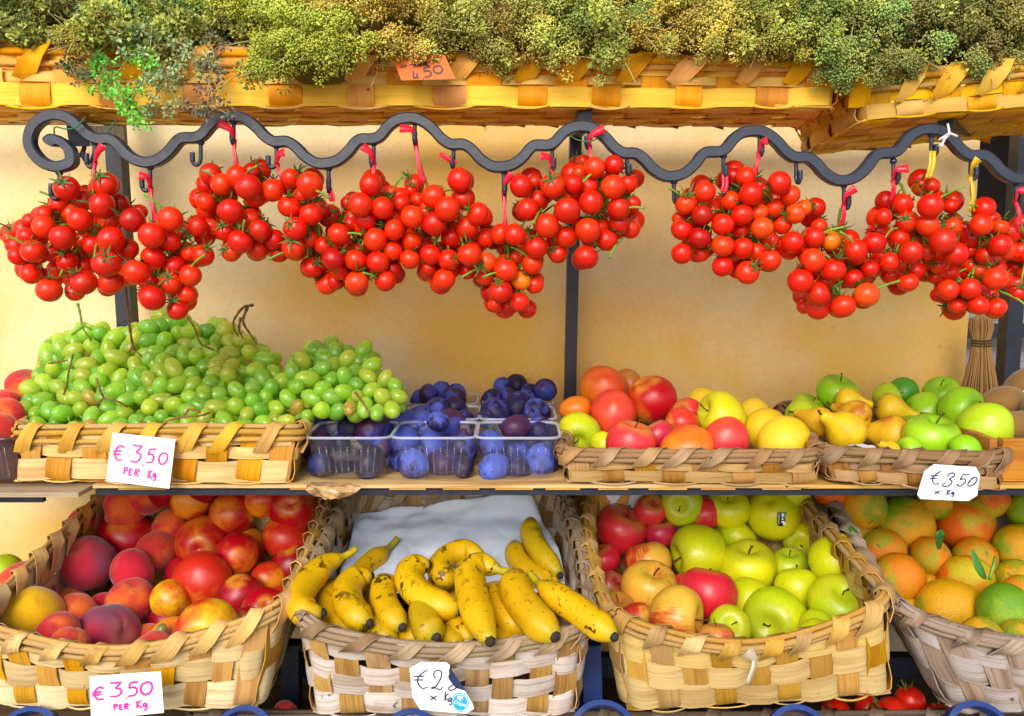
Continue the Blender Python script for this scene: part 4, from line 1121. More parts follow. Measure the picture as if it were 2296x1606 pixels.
peaches = cv([
 (pk_,205,960,210,'PY',(0,.6,.8),'big peach, half yellow and half red, against the front left basket rim'), (pk_,700,1060,195,'PM',(.8,-.4,.3),'dusky pink fuzzy peach resting on the front rim above the price card'), (pk_,530,985,160,'P'), (pk_,215,790,195,'P'), (pk_,575,655,185,'PM',(-.1,-.5,.8)),
 (pk_,895,822,168,'P'), (nk,1335,740,180,'NO',(.3,.8,.2),'large orange red nectarine in the middle of the peach basket'), (nk,1600,805,160,'ND',(0,-.2,1)), (nk,1355,1040,188,'NY',(.0,-1,.25),'bright yellow nectarine at the front rim of the peach basket'), (nk,1170,850,142,'NY'), (nk,1585,585,148,'N'),
 (nk,1345,450,166,'N',(.1,-.75,.1),'red nectarine showing its stalk end, centre of the peach basket'), (nk,840,405,172,'N',(.0,-.45,.85),'glossy red nectarine with a yellow stalk hollow near the top left'), (nk,1825,420,168,'NO'), (nk,1900,255,150,'N',(.1,-.8,.45),'red and yellow nectarine with a small stalk in the far corner'), (nk,1470,295,157,'N',(.7,0,.3)),
 (nk,1255,225,145,'NO'), (nk,1735,235,120,'NO'), (pk_,870,262,158,'P'), (pk_,1135,345,120,'P'), (pk_,1050,510,145,'PO'), (pk_,985,215,108,'PO'), (nk,1100,160,85,'ND'), (pk_,605,385,112,'P'), (pk_,595,500,110,'PO'), (pk_,915,680,152,'P'), (nk,1205,610,112,'ND'), (nk,1590,445,98,'NO'),
 (nk,1810,690,95,'NO'), (nk,1800,830,85,'NO'), (nk,1725,900,90,'N'), (nk,1605,1015,85,'ND'), (nk,1130,1085,100,'NO'), (pk_,945,1065,88,'PO'), (pk_,720,890,75,'P'), (nk,1075,940,105,'ND'), (pk_,990,1170,90,'PO'), (pk_,450,1150,75,'P'), (nk,1860,590,70,'ND'), (pk_,430,830,70,'PO'), (nk,1300,140,60,'ND'), (pk_,380,1060,90,'P'),
], 2.9195, 0, 2.9195, 1056.1)
big = lambda L_, k_: [(q[0], q[1], q[2] + 3, q[3] * k_) + tuple(q[4:]) for q in L_]
pile('peach basket', big(peaches, 1.09), lowY, 'peaches and nectarines in the pale basket', 31, rmin=50, ymax=1.325)
ak = 'apple'
apples = cv([
 (ak,1310,952,205,'YG',(-.55,-.85,.1),'big yellow green apple with russet stalk hollow at the front rim'), (ak,1740,872,190,'YG',(-.05,-.5,.85),'green yellow apple with curled stalk, front right of the apple basket'), (ak,675,952,195,'B',(.75,-.45,.1),'red streaked yellow apple lying stalk right at the front rim'), (ak,1740,572,180,'Y',(.1,.2,-.9),'smooth yellow apple at the right rim, upside down'), (ak,880,800,182,'R',(.2,.4,.8),'smooth red apple with an orange edge in the middle'),
 (ak,505,740,178,'B',(.15,-.35,.9),'red streaked yellow apple with stalk up, beside the left rim'), (ak,465,540,172,'B',(-.2,.5,.8)), (ak,1145,608,185,'Y',(-.05,-.25,1),'yellow apple with a long curved stalk at the centre of the basket'), (ak,815,508,190,'Y',(-1,-.25,-.1),'long yellow apple lying on its side, eye to the left'), (ak,1470,775,150,'Y',(.0,.5,.85)),
 (ak,1215,830,165,'Y'), (ak,1300,285,172,'Y',(.3,.5,-.6),'yellow apple with a small dark sticker under the shelf'), (ak,1105,395,155,'YG',(.7,.1,.7)), (ak,1010,260,135,'Y',(-.2,-.5,.85),'yellow apple with a thin stalk, just under the shelf edge'), (ak,705,232,138,'YG',(-.3,-.9,.15),'green apple with dark stalk hollow in the back row'), (ak,330,390,160,'R',(.35,-.2,.9),'red apple with green stalk by the white paper'),
 (ak,525,300,125,'R'), (ak,1390,565,138,'YG'), (ak,560,425,88,'RD'), (ak,260,695,88,'RD'), (ak,245,575,75,'R'), (ak,335,865,95,'BO'), (ak,415,980,100,'B'), (ak,1020,1020,140,'YG'), (ak,935,1090,100,'BO'), (ak,1600,1020,105,'YG'), (ak,1590,1090,80,'YG'), (ak,700,705,75,'R'), (ak,865,320,80,'R'), (ak,1450,490,100,'Y'), (ak,1400,170,70,'Y'), (ak,1560,570,70,'YG'), 
], 2.9195, 1285.7, 2.9195, 1056.1)
AP = pile('apple basket', big(apples, 1.07), lowY, 'red and yellow apples in the tan basket', 32, rmin=46, ymax=1.325)
ok_ = 'orange'
oranges = cv([
 (ok_,985,885,205,'OY',(.1,.9,.4),'biggest yellow orange, resting on the front rim of the grey basket'), (ok_,1340,915,180,'OL',(.5,-.5,.4),'lime green orange beside the biggest yellow one'), (ok_,665,715,158,'O',(.3,.8,.3),'orange with a brown scar by the basket side'), (ok_,1075,715,165,'OR',(.2,.6,.6),'brown stained orange in the middle of the basket'), (ok_,1110,335,178,'OR',(-.6,.5,.3),'deep orange fruit turning green at one end, under the shelf'),
 (ok_,715,340,172,'OG',(-.1,-.5,.85),'green and yellow orange with a dark navel under the price card'), (ok_,410,252,148,'OY',(0,-.9,-.45),'yellow orange with a stalk scar in the back corner'), (ok_,1385,470,168,'OG'), (ok_,560,550,150,'O'), (ok_,850,600,140,'O'), (ok_,1105,595,155,'O'), (ok_,1385,690,125,'OY'), (ok_,445,415,85,'OY'), (ok_,845,725,70,'OY'), (ok_,1450,1080,95,'OY'), (ok_,755,880,60,'OY'), (ok_,1450,810,60,'O'), (ok_,1200,1085,80,'OY'), (ok_,1275,235,105,'OR'), (ok_,895,250,90,'OG'), (ok_,1440,235,120,'OL'), (ok_,255,150,60,'OR'), (ok_,1200,820,80,'O'),
], 2.92, 1790.8, 2.92, 1056.1)
pile('orange basket', big(oranges, 1.07), lowY, 'oranges in the grey basket', 33, rmin=46, ymax=1.325)
midY = lambda x, y: 1.125 + (1000 - y) / 130 * .16
C6 = (2.155, 1230.6, 2.155, 780.6)
mixed = cv([
 ('mango',265,205,118,'MO',(-.3,-.1,1),'large orange mango on top of the mixed fruit'), ('mango',312,330,120,'MR',(-.1,-.1,1),'rosy red mango leaning below the orange one'), (nk,497,240,112,'N',(-.4,-.3,.85),'big red and yellow nectarine on top of the mixed fruit'), (ak,145,400,105,'YG',(-.1,-.9,-.3),'yellow green apple at the left end of the mixed fruit'), ('mango',130,290,60,'MO',(1,0,.2)), (ak,395,455,118,'R',(.2,-.1,1),'red streaked apple with green stalk end at the front of the mixed fruit'),
 (ak,525,420,82,'RD'), ('mango',668,475,112,'MO',(1,.0,.1),'orange red mango lying flat at the front rim'), ('mango',850,440,108,'MR',(.8,0,.5),'red mango at the front rim beside the yellow grapefruit'), (ak,835,322,115,'Y',(-.9,-.2,.35),'yellow apple lying on its side in the mixed fruit'), (ak,670,310,66,'R'), (ak,645,355,72,'B'), ('citrus',745,265,42,'C'), ('citrus',990,312,68,'C'), ('citrus',1050,390,102,'C'), ('citrus',1135,442,118,'C',(.1,-.9,-.2),'yellow grapefruit in clear wrap at the basket corner'), ('mango',380,175,40,'MG',(0,0,1)), (ak,270,470,60,'YG'),
], *C6)
PM2 = pile('mixed fruit basket', big(mixed, 1.06), midY, 'mangoes, apples and citrus in the shallow basket', 34, 45, rmin=36)
ga = 'green_apple'
pears = cv([
 (ga,1390,208,95,'G',(.2,-.3,1)), (ga,1215,320,62,'GY'), (ga,1250,285,55,'GY'), ('pear',1420,385,90,'PE',(-.85,-.35,.55),'yellow pear with a long curved stalk at the basket corner'), ('pear',1290,345,68,'PB',(-.6,.6,.2)), ('pear',1455,250,62,'PE',(1,-.25,-.15),'small yellow pear on top, its stalk to the right'), ('pear',1470,318,74,'PB',(-.5,.8,.2)), ('pear',1665,292,72,'PE',(.95,-.35,-.25),'long yellow pear lying across the green apples'), ('pear',1640,412,92,'PB',(-.9,.3,.1),'russet patched yellow pear with its eye to the right'), ('pear',1640,490,48,'PE',(-.75,-.4,.6),'small yellow pear at the front rim'),
 (ga,1820,285,102,'G'), (ga,1635,235,62,'GY'), (ga,1730,225,72,'GD'), (ga,1880,225,88,'G'), (ga,1990,292,112,'G',(.3,-.85,.2),'green apple with a brown stalk hollow facing out'), (ga,2110,382,128,'GY',(.1,.6,.7),'large smooth pale green apple at the end of the basket'), (ga,1850,430,128,'G',(.1,-.25,1),'large green apple in the middle front of the basket'), (ga,2012,492,82,'G'), (ga,1735,498,58,'G'), (ga,1745,395,62,'G'), (ga,1945,420,70,'GY'),
], *C6)
pile('pear basket', big(pears, 1.06), midY, 'pears and green apples in the shallow basket', 35, 45, rmin=36)
# left end: peaches in a brown plastic punnet; a green mango below
pile('brown punnet', [('peach', 58, 866, 42, 'PO', None, 'orange peach at the back of the brown punnet'), ('peach', 68, 898, 38, 'PO', None, 'orange yellow peach beside the grapes in the brown punnet'), ('peach', 12, 905, 34, 'P', None, 'pink peach halfway down the brown punnet'), ('peach', 14, 930, 38, 'P', None, 'reddish peach squeezed in the middle of the brown punnet'), ('peach', -2, 968, 44, 'PO', None, 'orange peach at the front of the brown punnet'), ('peach', -30, 900, 36, 'PO', None, 'peach cut by the picture edge at the back of the brown punnet')], lambda x, y: 1.09 + (970 - y) / 110 * .16, 'peaches in the brown punnet', 36)
pile('floor', [('mango', 10, 1288, 42, 'GY', (0.2, 0, 1), 'green and orange mango in front of the wall, left of the peach basket')], lambda x, y: 1.22, 'single mango', 37)
pile('kiwi crate', [('kiwi', 2248, 905, 46, 'K', (.9, 0, .3), 'brown kiwi just behind the big pale green apple'), ('kiwi', 2296, 885, 52, 'K', (.3, 0, 1), 'brown kiwi with a small white sticker'), ('kiwi', 2282, 955, 40, 'K', (.9, 0, .2), 'brown kiwi at the front of the wooden crate'), ('kiwi', 2330, 930, 46, 'K', None, 'brown kiwi beyond the picture edge in the crate'), ('kiwi', 2240, 950, 36, 'K', None, 'brown kiwi wedged low beside the pale green apple')], lambda x, y: 1.16 + (960 - y) / 90 * .10, 'kiwis in the wooden crate', 38)

# ------------------------------------------------------------------ bananas
def banana_mat():
    t = NT('banana_skin')
    rr, c1 = t.orand()
    uv = t.coord('UV'); ob = t.coord('Object')
    sx = t.n('SeparateXYZ'); t.l(uv, sx.inputs[0])
    a = t.noise(ob, 26, 4, .6, w=rr)
    c = t.mix(t.rng(a, .3, .7), c1, t.mix(1.0, c1, (1.12, 1.05, .7, 1), 'MULTIPLY'))
    green = t.math('ADD', t.rng(sx.outputs[0], .90, 1.0, 0, .45), t.rng(sx.outputs[0], .10, .0, 0, .25))
    c = t.mix(green, c, lin('#8a9a1c'))
    fl = t.n('Mapping'); fl.inputs['Scale'].default_value = (6, 22, 1); t.l(uv, fl.inputs[0])
    ridge = t.noise(fl.outputs[0], 1.0, 3, .6, w=rr)
    c = t.mix(t.rng(ridge, .62, .74, 0, .35), c, lin('#7a5a12'))
    sp = t.noise(ob, 75, 4, .65, w=t.math('ADD', rr, 4.)); cl = t.noise(ob, 14, 2, .5, w=rr)
    c = t.mix(t.math('MULTIPLY', t.rng(sp, .55, .61), t.rng(cl, .42, .58, 0, .95)), c, lin('#38220a'))
    bz = t.noise(ob, 190, 2, .5, w=rr)
    c = t.mix(t.rng(bz, .64, .70, 0, .6), c, lin('#5a3c0e'))
    t.set(color=c, rough=.42, spec=.4)
    t.bump(a, .15, .002)
    return t.m
M['banana'] = banana_mat()
M['tip'] = plain('black_tip', '#2c241a', .85, var=.6, scale=300)
BAN = [  # points of the middle line, radius, depth offset, stalk at the start?, label
 ([(400,572),(300,620),(190,730),(135,850),(175,925),(285,930)], 88, -.055, 1, 'banana hooked over the left basket rim, stalk to the upper right'),
 ([(705,515),(640,570),(560,640),(500,720)], 68, .06, 1, 'greenish banana lying behind the heap on the paper'),
 ([(610,690),(510,705),(450,780),(460,880),(525,960),(592,998)], 92, -.035, 0, 'arched banana second from the left, tip pointing at the rim'),
 ([(380,720),(330,830),(360,970),(470,1060),(520,1100)], 84, .0, 0, 'speckled banana between the hooked banana and the arched one'),
 ([(760,710),(690,760),(690,850),(745,960),(808,1022)], 84, -.03, 0, 'short banana with a blunt black tip left of the middle'),
 ([(985,612),(890,630),(855,715),(930,815),(1060,880),(1185,905)], 92, -.045, 0, 'thick banana curving across the middle with a brown bruise'),
 ([(1335,560),(1230,525),(1110,560),(1055,640),(1090,700),(1165,705)], 84, -.015, 0, 'dull banana curled over the top of the heap'),
 ([(1420,640),(1330,615),(1255,670),(1265,800),(1310,960),(1385,1115)], 96, -.065, 1, 'long upright banana in the middle with its stalk bent right'),
 ([(940,850),(950,950),(985,1040),(1030,1090)], 92, -.03, 0, 'banana pointing straight at the viewer below the bruised one'),
 ([(1450,745),(1390,830),(1430,930),(1520,990),(1640,1030)], 82, -.02, 0, 'banana with a long brown scratch right of the upright one'),
 ([(1570,670),(1550,760),(1610,880),(1710,1000),(1810,1085)], 100, -.065, 0, 'long pale banana slanting down to the right rim'),
 ([(1720,745),(1800,810),(1950,910),(2090,1010),(2195,1085)], 84, -.075, 1, 'banana sticking out over the right corner towards the apples'),
 ([(1650,320),(1655,420),(1720,540),(1840,680)], 74, .03, 0, 'topmost banana with a black split, leaning on the right side'),
 ([(1550,470),(1555,560),(1640,660),(1780,745)], 70, .05, 0, 'banana under the topmost split one'),
 ([(570,960),(640,1040),(760,1130)], 80, .0, 0, 'banana half hidden at the rim under the arched one'), ([(800,1010),(860,1080),(940,1140)], 78, .01, 0, 'dark spotted banana low at the rim left of the middle'), ([(1130,950),(1190,1030),(1280,1120)], 80, -.0, 0, 'banana wedged low beside the upright one'),
 ([(1060,1060),(1130,1120),(1220,1165)], 74, .01, 0, 'banana end just showing over the middle of the rim'), ([(1400,1060),(1450,1110),(1520,1160)], 74, .01, 0, 'banana end showing at the rim right of the upright one'), ([(1530,1090),(1620,1120),(1720,1160)], 70, .01, 0, 'banana lying along the rim under the long pale one'), ([(230,990),(270,1050),(340,1090)], 70, .02, 0, 'banana end in the left corner behind the hooked one'), ([(1700,600),(1760,700),(1800,780)], 60, .05, 0, 'banana squeezed against the right side of the basket'), ([(1000,700),(1100,800),(1180,900)], 80, .05, 0, 'banana buried in the middle of the heap'), ([(600,760),(640,860),(660,960)], 70, .04, 0, 'banana buried behind the arched one'), ([(1450,860),(1500,800),(1560,720)], 70, .06, 0, 'banana buried behind the scratched one'),
]
rng = random.Random(44)
for (pts, r, dy, stk, lab) in BAN:
    W = []
    for (cx, cy) in pts:
        px, py = cx / 2.9195 + 624.5, cy / 2.9195 + 1056.1
        W.append(at(px, py, lowY(px, py) + dy - .01))
    C = catmull(W, 7)
    n = len(C); rr = r / 2.9195 / FP * (1.22 if r > 78 else 1.32)
    v, f, u = [], [], []
    seg = 15
    a = None
    for i, p in enumerate(C):
        t = (C[min(i + 1, n - 1)] - C[max(i - 1, 0)]).normalized()
        if a is None: a = t.orthogonal().normalized()
        a = (a - t * a.dot(t)).normalized(); b = t.cross(a)
        s = i / (n - 1)
        pr = min(1, .42 + 1.5 * s ** .8 if s < .3 else 1) * min(1, .34 + 2.2 * (1 - s) ** .75)
        if not stk: pr = min(1, .36 + 2.0 * s ** .75) * min(1, .34 + 2.2 * (1 - s) ** .75)
        for k in range(seg):
            an = 2 * math.pi * k / seg
            m_ = (an + .3) % (2 * math.pi / 5) - math.pi / 5; q = .45 + .55 * (math.cos(math.pi / 5) / math.cos(m_)) * 1.1
            v.append(p + (a * math.cos(an) + b * math.sin(an)) * rr * pr * q); u.append((s, k / seg))
    for i in range(n - 1):
        for k in range(seg):
            k2 = (k + 1) % seg
            f.append((i * seg + k, i * seg + k2, (i + 1) * seg + k2, (i + 1) * seg + k))
    f.append(tuple(range(seg - 1, -1, -1))); f.append(tuple((n - 1) * seg + k for k in range(seg)))
    base = C[n // 2]
    q = rng.uniform(.9, 1.08); col = tuple(x * q for x in lin('#d2a80c' if rng.random() < .7 else '#bfa012')[:3]) + (1,)
    o = build('banana', v, f, M['banana'], None, base, uvs=u, color=col)
    tag(o, lab, 'banana', 'bananas in the white basket')
    mb = MB()
    d = (C[-1] - C[-2]).normalized()
    mb.tube([C[-1] - d * .002, C[-1] + d * .003, C[-1] + d * .006], [rr * .36, rr * .30, rr * .14], 7)
    mb.obj('tip', M['tip'], o)
    d = (C[0] - C[1]).normalized()
    mb = MB()
    if stk:
        mb.tube(catmull([C[0] - d * .004, C[0] + d * .012, C[0] + d * .026 + Vector((0, 0, .003))], 4), [rr * .44] * 2 + [rr * .28] * 5 + [rr * .24, rr * .3], 8)
        mb.obj('stalk', M['banana'], o, color=lin('#b8a018'))
    else:
        mb.tube([C[0] - d * .002, C[0] + d * .002, C[0] + d * .004], [rr * .34, rr * .28, rr * .12], 7)
        mb.obj('tip', M['tip'], o)
# stray grape among the peaches
o = inst('grape', SH['grape'][0], at(362, 1415, 1.03), axis_quat((.2, .3, 1), 0), (.0085, .0085, .009), None, lin('#5f8a3a')); tag(o, 'single stray green grape lying among the peaches', 'grape')

# ------------------------------------------------------------------ plum punnets
def clear_mat(name, tint, amount, rough=.08):
    t = NT(name)
    tr = t.n('BsdfTransparent'); tr.inputs[0].default_value = tint
    gl = t.n('BsdfGlossy'); gl.inputs['Roughness'].default_value = rough
    df = t.n('BsdfDiffuse'); df.inputs[0].default_value = (.75, .8, .95, 1)
    lw = t.n('LayerWeight'); lw.inputs['Blend'].default_value = .22
    m1 = t.n('MixShader'); t.l(t.rng(lw.outputs['Facing'], 0, 1, .04, .5, False), m1.inputs[0]); t.l(tr.outputs[0], m1.inputs[1]); t.l(gl.outputs[0], m1.inputs[2])
    m2 = t.n('MixShader'); m2.inputs[0].default_value = amount; t.l(m1.outputs[0], m2.inputs[1]); t.l(df.outputs[0], m2.inputs[2])
    t.l(m2.outputs[0], t.out.inputs[0])
    return t.m
M['clear'] = clear_mat('clear_plastic', (.96, .97, 1, 1), .02)
M['clearrim'] = clear_mat('clear_plastic_rim', (.88, .92, 1, 1), .30)
M['brownplastic'] = clear_mat('brown_plastic', (.42, .2, .12, 1), .05)
def punnet(label, x, y, w_, d_, h, mat='clear', z=None, yaw=0.0, group='clear plastic plum punnets'):
    z = ZS + .001 if z is None else z
    root = empty('punnet', (x, y + d_ / 2, z), label, 'punnet', group)
    def ring(s, zz, n=5, rad=.016):
        out = []
        for (cx, cy, a0) in ((1, 1, 0), (-1, 1, 90), (-1, -1, 180), (1, -1, 270)):
            for k in range(n):
                a = R(a0 + 90 * k / (n - 1))
                out.append(Vector((cx * (w_ / 2 * s - rad) + rad * math.cos(a), cy * (d_ / 2 * s - rad) + rad * math.sin(a), zz)))
        c, s_ = math.cos(yaw), math.sin(yaw)
        return [Vector((x + p.x * c - p.y * s_, y + d_ / 2 + p.x * s_ + p.y * c, z + p.z)) for p in out]
    A, B, Cc = ring(.84, .0015), ring(.86, .006), ring(.985, h - .003)
    N = len(A); mb = MB()
    v = A + B + Cc
    f = [tuple(range(N - 1, -1, -1))]
    for lv in (0, 1):
        for k in range(N):
            k2 = (k + 1) % N
            f.append((lv * N + k, lv * N + k2, (lv + 1) * N + k2, (lv + 1) * N + k))
    mb.add(v, f); mb.obj('tray', M[mat], root)
    mb = MB(); D, E = ring(.99, h - .0025), ring(1.055, h - .0015); D2, E2 = ring(.99, h + .001), ring(1.055, h + .002)
    v = D + E + E2 + D2; f = []
    for lv in range(4):
        for k in range(N):
            k2 = (k + 1) % N; l2 = (lv + 1) % 4
            f.append((lv * N + k, lv * N + k2, l2 * N + k2, l2 * N + k))
    mb.add(v, f); mb.obj('rim', M['clearrim' if mat == 'clear' else mat], root)
    for i in range(9):     # pressed ribs on the front
        t = -.8 + 1.6 * i / 8
        p0 = Vector((x + t * w_ * .42 * .86, y + d_ / 2 - d_ / 2 * .865 - .0006, z + .008)); p1 = Vector((x + t * w_ * .42, y + d_ / 2 - d_ / 2 * .975 - .0006, z + h - .012))
        mb = MB(); mb.tube([p0, p1], .0011, 5); mb.obj('rib', M['clear'], root)
    return root
ph = .0575
def pxw(px, py, Y): return at(px, py, Y).x
for (lab, px, Y, wd) in (('clear punnet of dark purple plums next to the grape basket', 778, 1.086, .112), ('clear punnet of blue plums in the middle of the front row', 972, 1.086, .111), ('clear punnet of blue plums by the mango basket, front row', 1161, 1.086, .111),
                         ('clear punnet under the overhanging grapes, second row', 800, 1.212, .112), ('clear punnet half hidden in the middle of the second row', 990, 1.212, .112), ('clear punnet in the second row nearest the middle post', 1160, 1.212, .112),
                         ('clear punnet at the wall behind the middle column', 990, 1.334, .112), ('clear punnet at the wall nearest the middle post', 1162, 1.334, .112), ('clear punnet at the wall behind the overhanging grapes', 815, 1.334, .112)):
    punnet(lab, pxw(px, 1000, Y), Y, wd, .104, ph)
C5 = (2.914, 642.9, 2.914, 551)
def plums(where, lst, Y0, y_ref, seed, dk):
    items = cv([('plum', q[0], q[1] - 16, q[2] * 1.27, q[3]) for q in lst], *C5)
    pile(where, items, lambda x, y: Y0 + .024 + max(0, (y_ref - y)) / 120 * .045, 'plums in the clear punnets', seed, 40, .9, .06, rmin=23)
plums('punnet by the grape basket', [(235,1225,78,'UR'),(400,1200,92,'UD'),(565,1225,102,'UR'),(205,1330,88,'UR'),(350,1430,82,'UD'),(540,1430,95,'UD'),(355,1310,60,'UD'),(300,1215,62,'UD'),(220,1440,75,'UD'),(620,1340,60,'UR')], 1.090, 1045, 51, 0)
plums('middle front punnet', [(765,1165,74,'U'),(880,1175,78,'U'),(1060,1205,96,'UR'),(765,1300,82,'U'),(945,1335,92,'U'),(1150,1345,82,'U'),(825,1440,85,'UB'),(1020,1445,90,'UR'),(990,1165,58,'U'),(1160,1255,58,'UR'),(1150,1460,65,'UD'),(735,1420,58,'U')], 1.090, 1045, 52, 0)
plums('front punnet by the mangoes', [(1500,1205,74,'UR'),(1660,1240,90,'U'),(1335,1315,82,'U'),(1480,1375,102,'UB'),(1665,1425,95,'UB'),(1355,1465,80,'UB'),(1510,1480,70,'U'),(1700,1330,60,'UD'),(1600,1310,60,'U')], 1.090, 1045, 53, 0)
plums('second punnet by the post', [(1360,1115,80,'U'),(1510,1070,80,'U'),(1640,1100,70,'U'),(1600,1150,62,'U'),(1420,1085,55,'UD'),(1300,1150,55,'U')], 1.215, 955, 54, 0)
plums('second punnet in the middle', [(975,1095,74,'U'),(1100,1080,66,'UD'),(1170,1160,55,'U'),(870,1130,60,'U')], 1.215, 955, 55, 0)
plums('middle punnet at the wall', [(925,990,54,'UR'),(1005,985,64,'U'),(1110,985,55,'U'),(1100,1020,66,'UR'),(880,1015,50,'U')], 1.338, 925, 56, 0)
plums('wall punnet by the post', [(1415,945,58,'U'),(1500,938,66,'UD'),(1690,958,66,'UR'),(1335,1025,58,'U'),(1585,985,54,'U'),(1440,1005,55,'UR'),(1560,1030,55,'U')], 1.338, 925, 57, 0)
plums('wall punnet under the grapes', [(610,900,55,'UD'),(690,985,55,'UD'),(560,1000,50,'UD')], 1.338, 925, 58, 0)
punnet('brown tinted plastic punnet of peaches at the left edge', pxw(-40, 1030, 1.06), 1.06, .085, .22, .062, 'brownplastic', group='brown punnets')

# ------------------------------------------------------------------ dried herbs heaped in the upper baskets
def herb_mat(name):
    t = NT(name)
    rr, c1 = t.orand()
    c2 = t.attr('c2', True)
    ob = t.coord('Object')
    at_ = t.n('Attribute', attribute_type='GEOMETRY', attribute_name='bud')
    bud = at_.outputs['Fac']
    big = t.noise(ob, 26, 3, .6, w=rr)
    f = t.rng(t.math('ADD', t.math('MULTIPLY', big, .75), t.math('MULTIPLY', bud, .35)), .35, .75)
    c = t.mix(f, c1, c2)
    hs = t.n('HueSaturation'); t.l(c, hs.inputs['Color'])
    t.l(t.rng(bud, .1, .9, .9, 2.6, False), hs.inputs['Value'])
    t.set(color=hs.outputs[0], rough=.8, spec=.2)
    return t.m
from mathutils import noise as mnoise
M['herb'] = herb_mat('dried_herb')
M['herbstem'] = plain('herb_stem', '#a8985c', .8, var=.3)
def scatter_mesh(name, P, N, size, rnd, mat, leafy=0.0, rs=None):
    """small buds (open three sided cups) or folded leaves at points P that face N"""
    n = len(P)
    rs = rs or np.random.RandomState(1)
    N = N / np.linalg.norm(N, axis=1, keepdims=True)
    h = rs.normal(size=(n, 3)); a = np.cross(N, h); a /= np.linalg.norm(a, axis=1, keepdims=True); b = np.cross(N, a)
    s = size[:, None]
    if leafy:
        v = np.stack([P, P + N * s * .6 + a * s * .45, P + N * s * 1.3 + b * s * .25, P + N * s * .6 - a * s * .45 + b * s * .1], 1)
        faces = np.array([[0, 1, 2], [0, 2, 3]])
    else:
        t0 = P + N * s * .9
        v = np.stack([P - N * s * .3, t0 + a * s * .55, t0 + (-.5 * a + .87 * b) * s * .55, t0 + (-.5 * a - .87 * b) * s * .55], 1)
        faces = np.array([[0, 1, 2], [0, 2, 3], [0, 3, 1], [1, 3, 2]])
    V = v.reshape(-1, 3)
    F = (faces[None] + (np.arange(n) * 4)[:, None, None]).reshape(-1, 3)
    me = bpy.data.meshes.new(name)
    me.vertices.add(len(V)); me.vertices.foreach_set('co', V.astype(np.float32).ravel())
    me.loops.add(F.size); me.loops.foreach_set('vertex_index', F.astype(np.int32).ravel())
    me.polygons.add(len(F)); me.polygons.foreach_set('loop_start', np.arange(0, F.size, 3, dtype=np.int32))
    me.update(calc_edges=True)
    at_ = me.attributes.new('bud', 'FLOAT', 'POINT')
    at_.data.foreach_set('value', np.repeat(rnd, 4).astype(np.float32))
    me.materials.append(mat)
    return me
HERBS = [  # px, py, rx, ry, Y, colours, leafy share, label
 (30, 42, 85, 66, 1.03, ('#6a7444', '#56703f'), .75, 'dark leafy herb bunch in the upper left corner'),
 (172, 48, 78, 62, 1.04, ('#6a5a2c', '#5a6a3c'), .35, 'brownish herb bunch between the dark leafy ones'),
 (215, 82, 62, 34, 1.00, ('#7a6a2a', '#8a8434'), .1, 'small olive flower cluster above the basket rim on the left'),
 (330, 70, 110, 66, 1.02, ('#5c7a50', '#4a6a4a'), .8, 'grey green leafy herb bunch spilling sprigs over the rim'),
 (400, 20, 90, 60, 1.05, ('#7c8a34', '#5f7a3a'), .3, 'green flowering herb bunch behind the spilling one'),
 (515, 55, 72, 84, 1.06, ('#5f6a50', '#6c7c5a'), .8, 'dark grey herb leaves left of the big yellow green bunch'),
 (620, 40, 90, 80, 1.02, ('#8c9a34', '#a09a3a'), .08, 'yellow green herb bunch above the hanging one'),
 (700, 108, 112, 76, .965, ('#a8ac44', '#8c9a3c'), .05, 'yellow green herb bunch hanging far over the basket rim'),
 (860, 52, 105, 84, .99, ('#a88c3c', '#a8a04c'), .03, 'golden brown herb bunch above the orange price card'),
 (1010, 50, 92, 78, 1.00, ('#a0944a', '#8c9448'), .05, 'olive gold herb bunch right of the orange price card'),
 (1168, 40, 92, 88, 1.01, ('#947c3c', '#8c904a'), .05, 'rusty brown herb bunch beyond the dark gap'),
 (1310, 62, 104, 80, .99, ('#7c9448', '#aaa452'), .05, 'soft green herb bunch above the second middle weave'),
 (1450, 45, 92, 78, 1.00, ('#ac9a48', '#a08a3a'), .04, 'straw coloured herb bunch near the middle right'),
 (1590, 52, 98, 80, .99, ('#8c9044', '#b0a04a'), .04, 'green gold herb bunch above the basket end'),
 (1730, 55, 100, 72, 1.0, ('#9a8c3c', '#7c9044'), .05, 'gold green herb bunch left of the basket corner'),
 (1860, 68, 92, 84, .99, ('#6c8a44', '#94944c'), .06, 'green herb bunch over the corner of the long basket'),
 (1975, 92, 92, 80, .99, ('#8c8a4a', '#6f8a4c'), .06, 'greyish green herb bunch above the gap of the two baskets'),
 (2095, 72, 92, 82, 1.0, ('#7c6a3a', '#6f8448'), .06, 'brown green herb bunch over the askew basket'),
 (2215, 78, 92, 78, 1.01, ('#7a8a48', '#8c7c44'), .06, 'olive herb bunch next to the upper right corner'),
 (2330, 72, 92, 80, 1.02, ('#6c7a40', '#8c8448'), .06, 'dull green herb bunch cut by the right picture edge'),
]
for i, (px, py) in enumerate(((100, -20), (260, -25), (470, -28), (760, -25), (950, -28), (1100, -22), (1250, -25), (1390, -28), (1530, -26), (1680, -28), (1810, -20), (1930, -15), (2060, -20), (2180, -15), (2290, -15))):
    c = [('#56703c', '#6a7a44'), ('#7a6a30', '#6a7a3a'), ('#4a5f3c', '#5f7044')][i % 3] if i < 3 else [('#94883c', '#8c9048'), ('#7c8c48', '#a09a50'), ('#8c8040', '#8c9044')][i % 3]
    HERBS.append((px, py, 100, 66, 1.09, c, .5 if i < 3 else .08, 'herb bunch at the top picture edge, %s of the back row from the left' % (ORD[i] if i < 14 else 'last')))
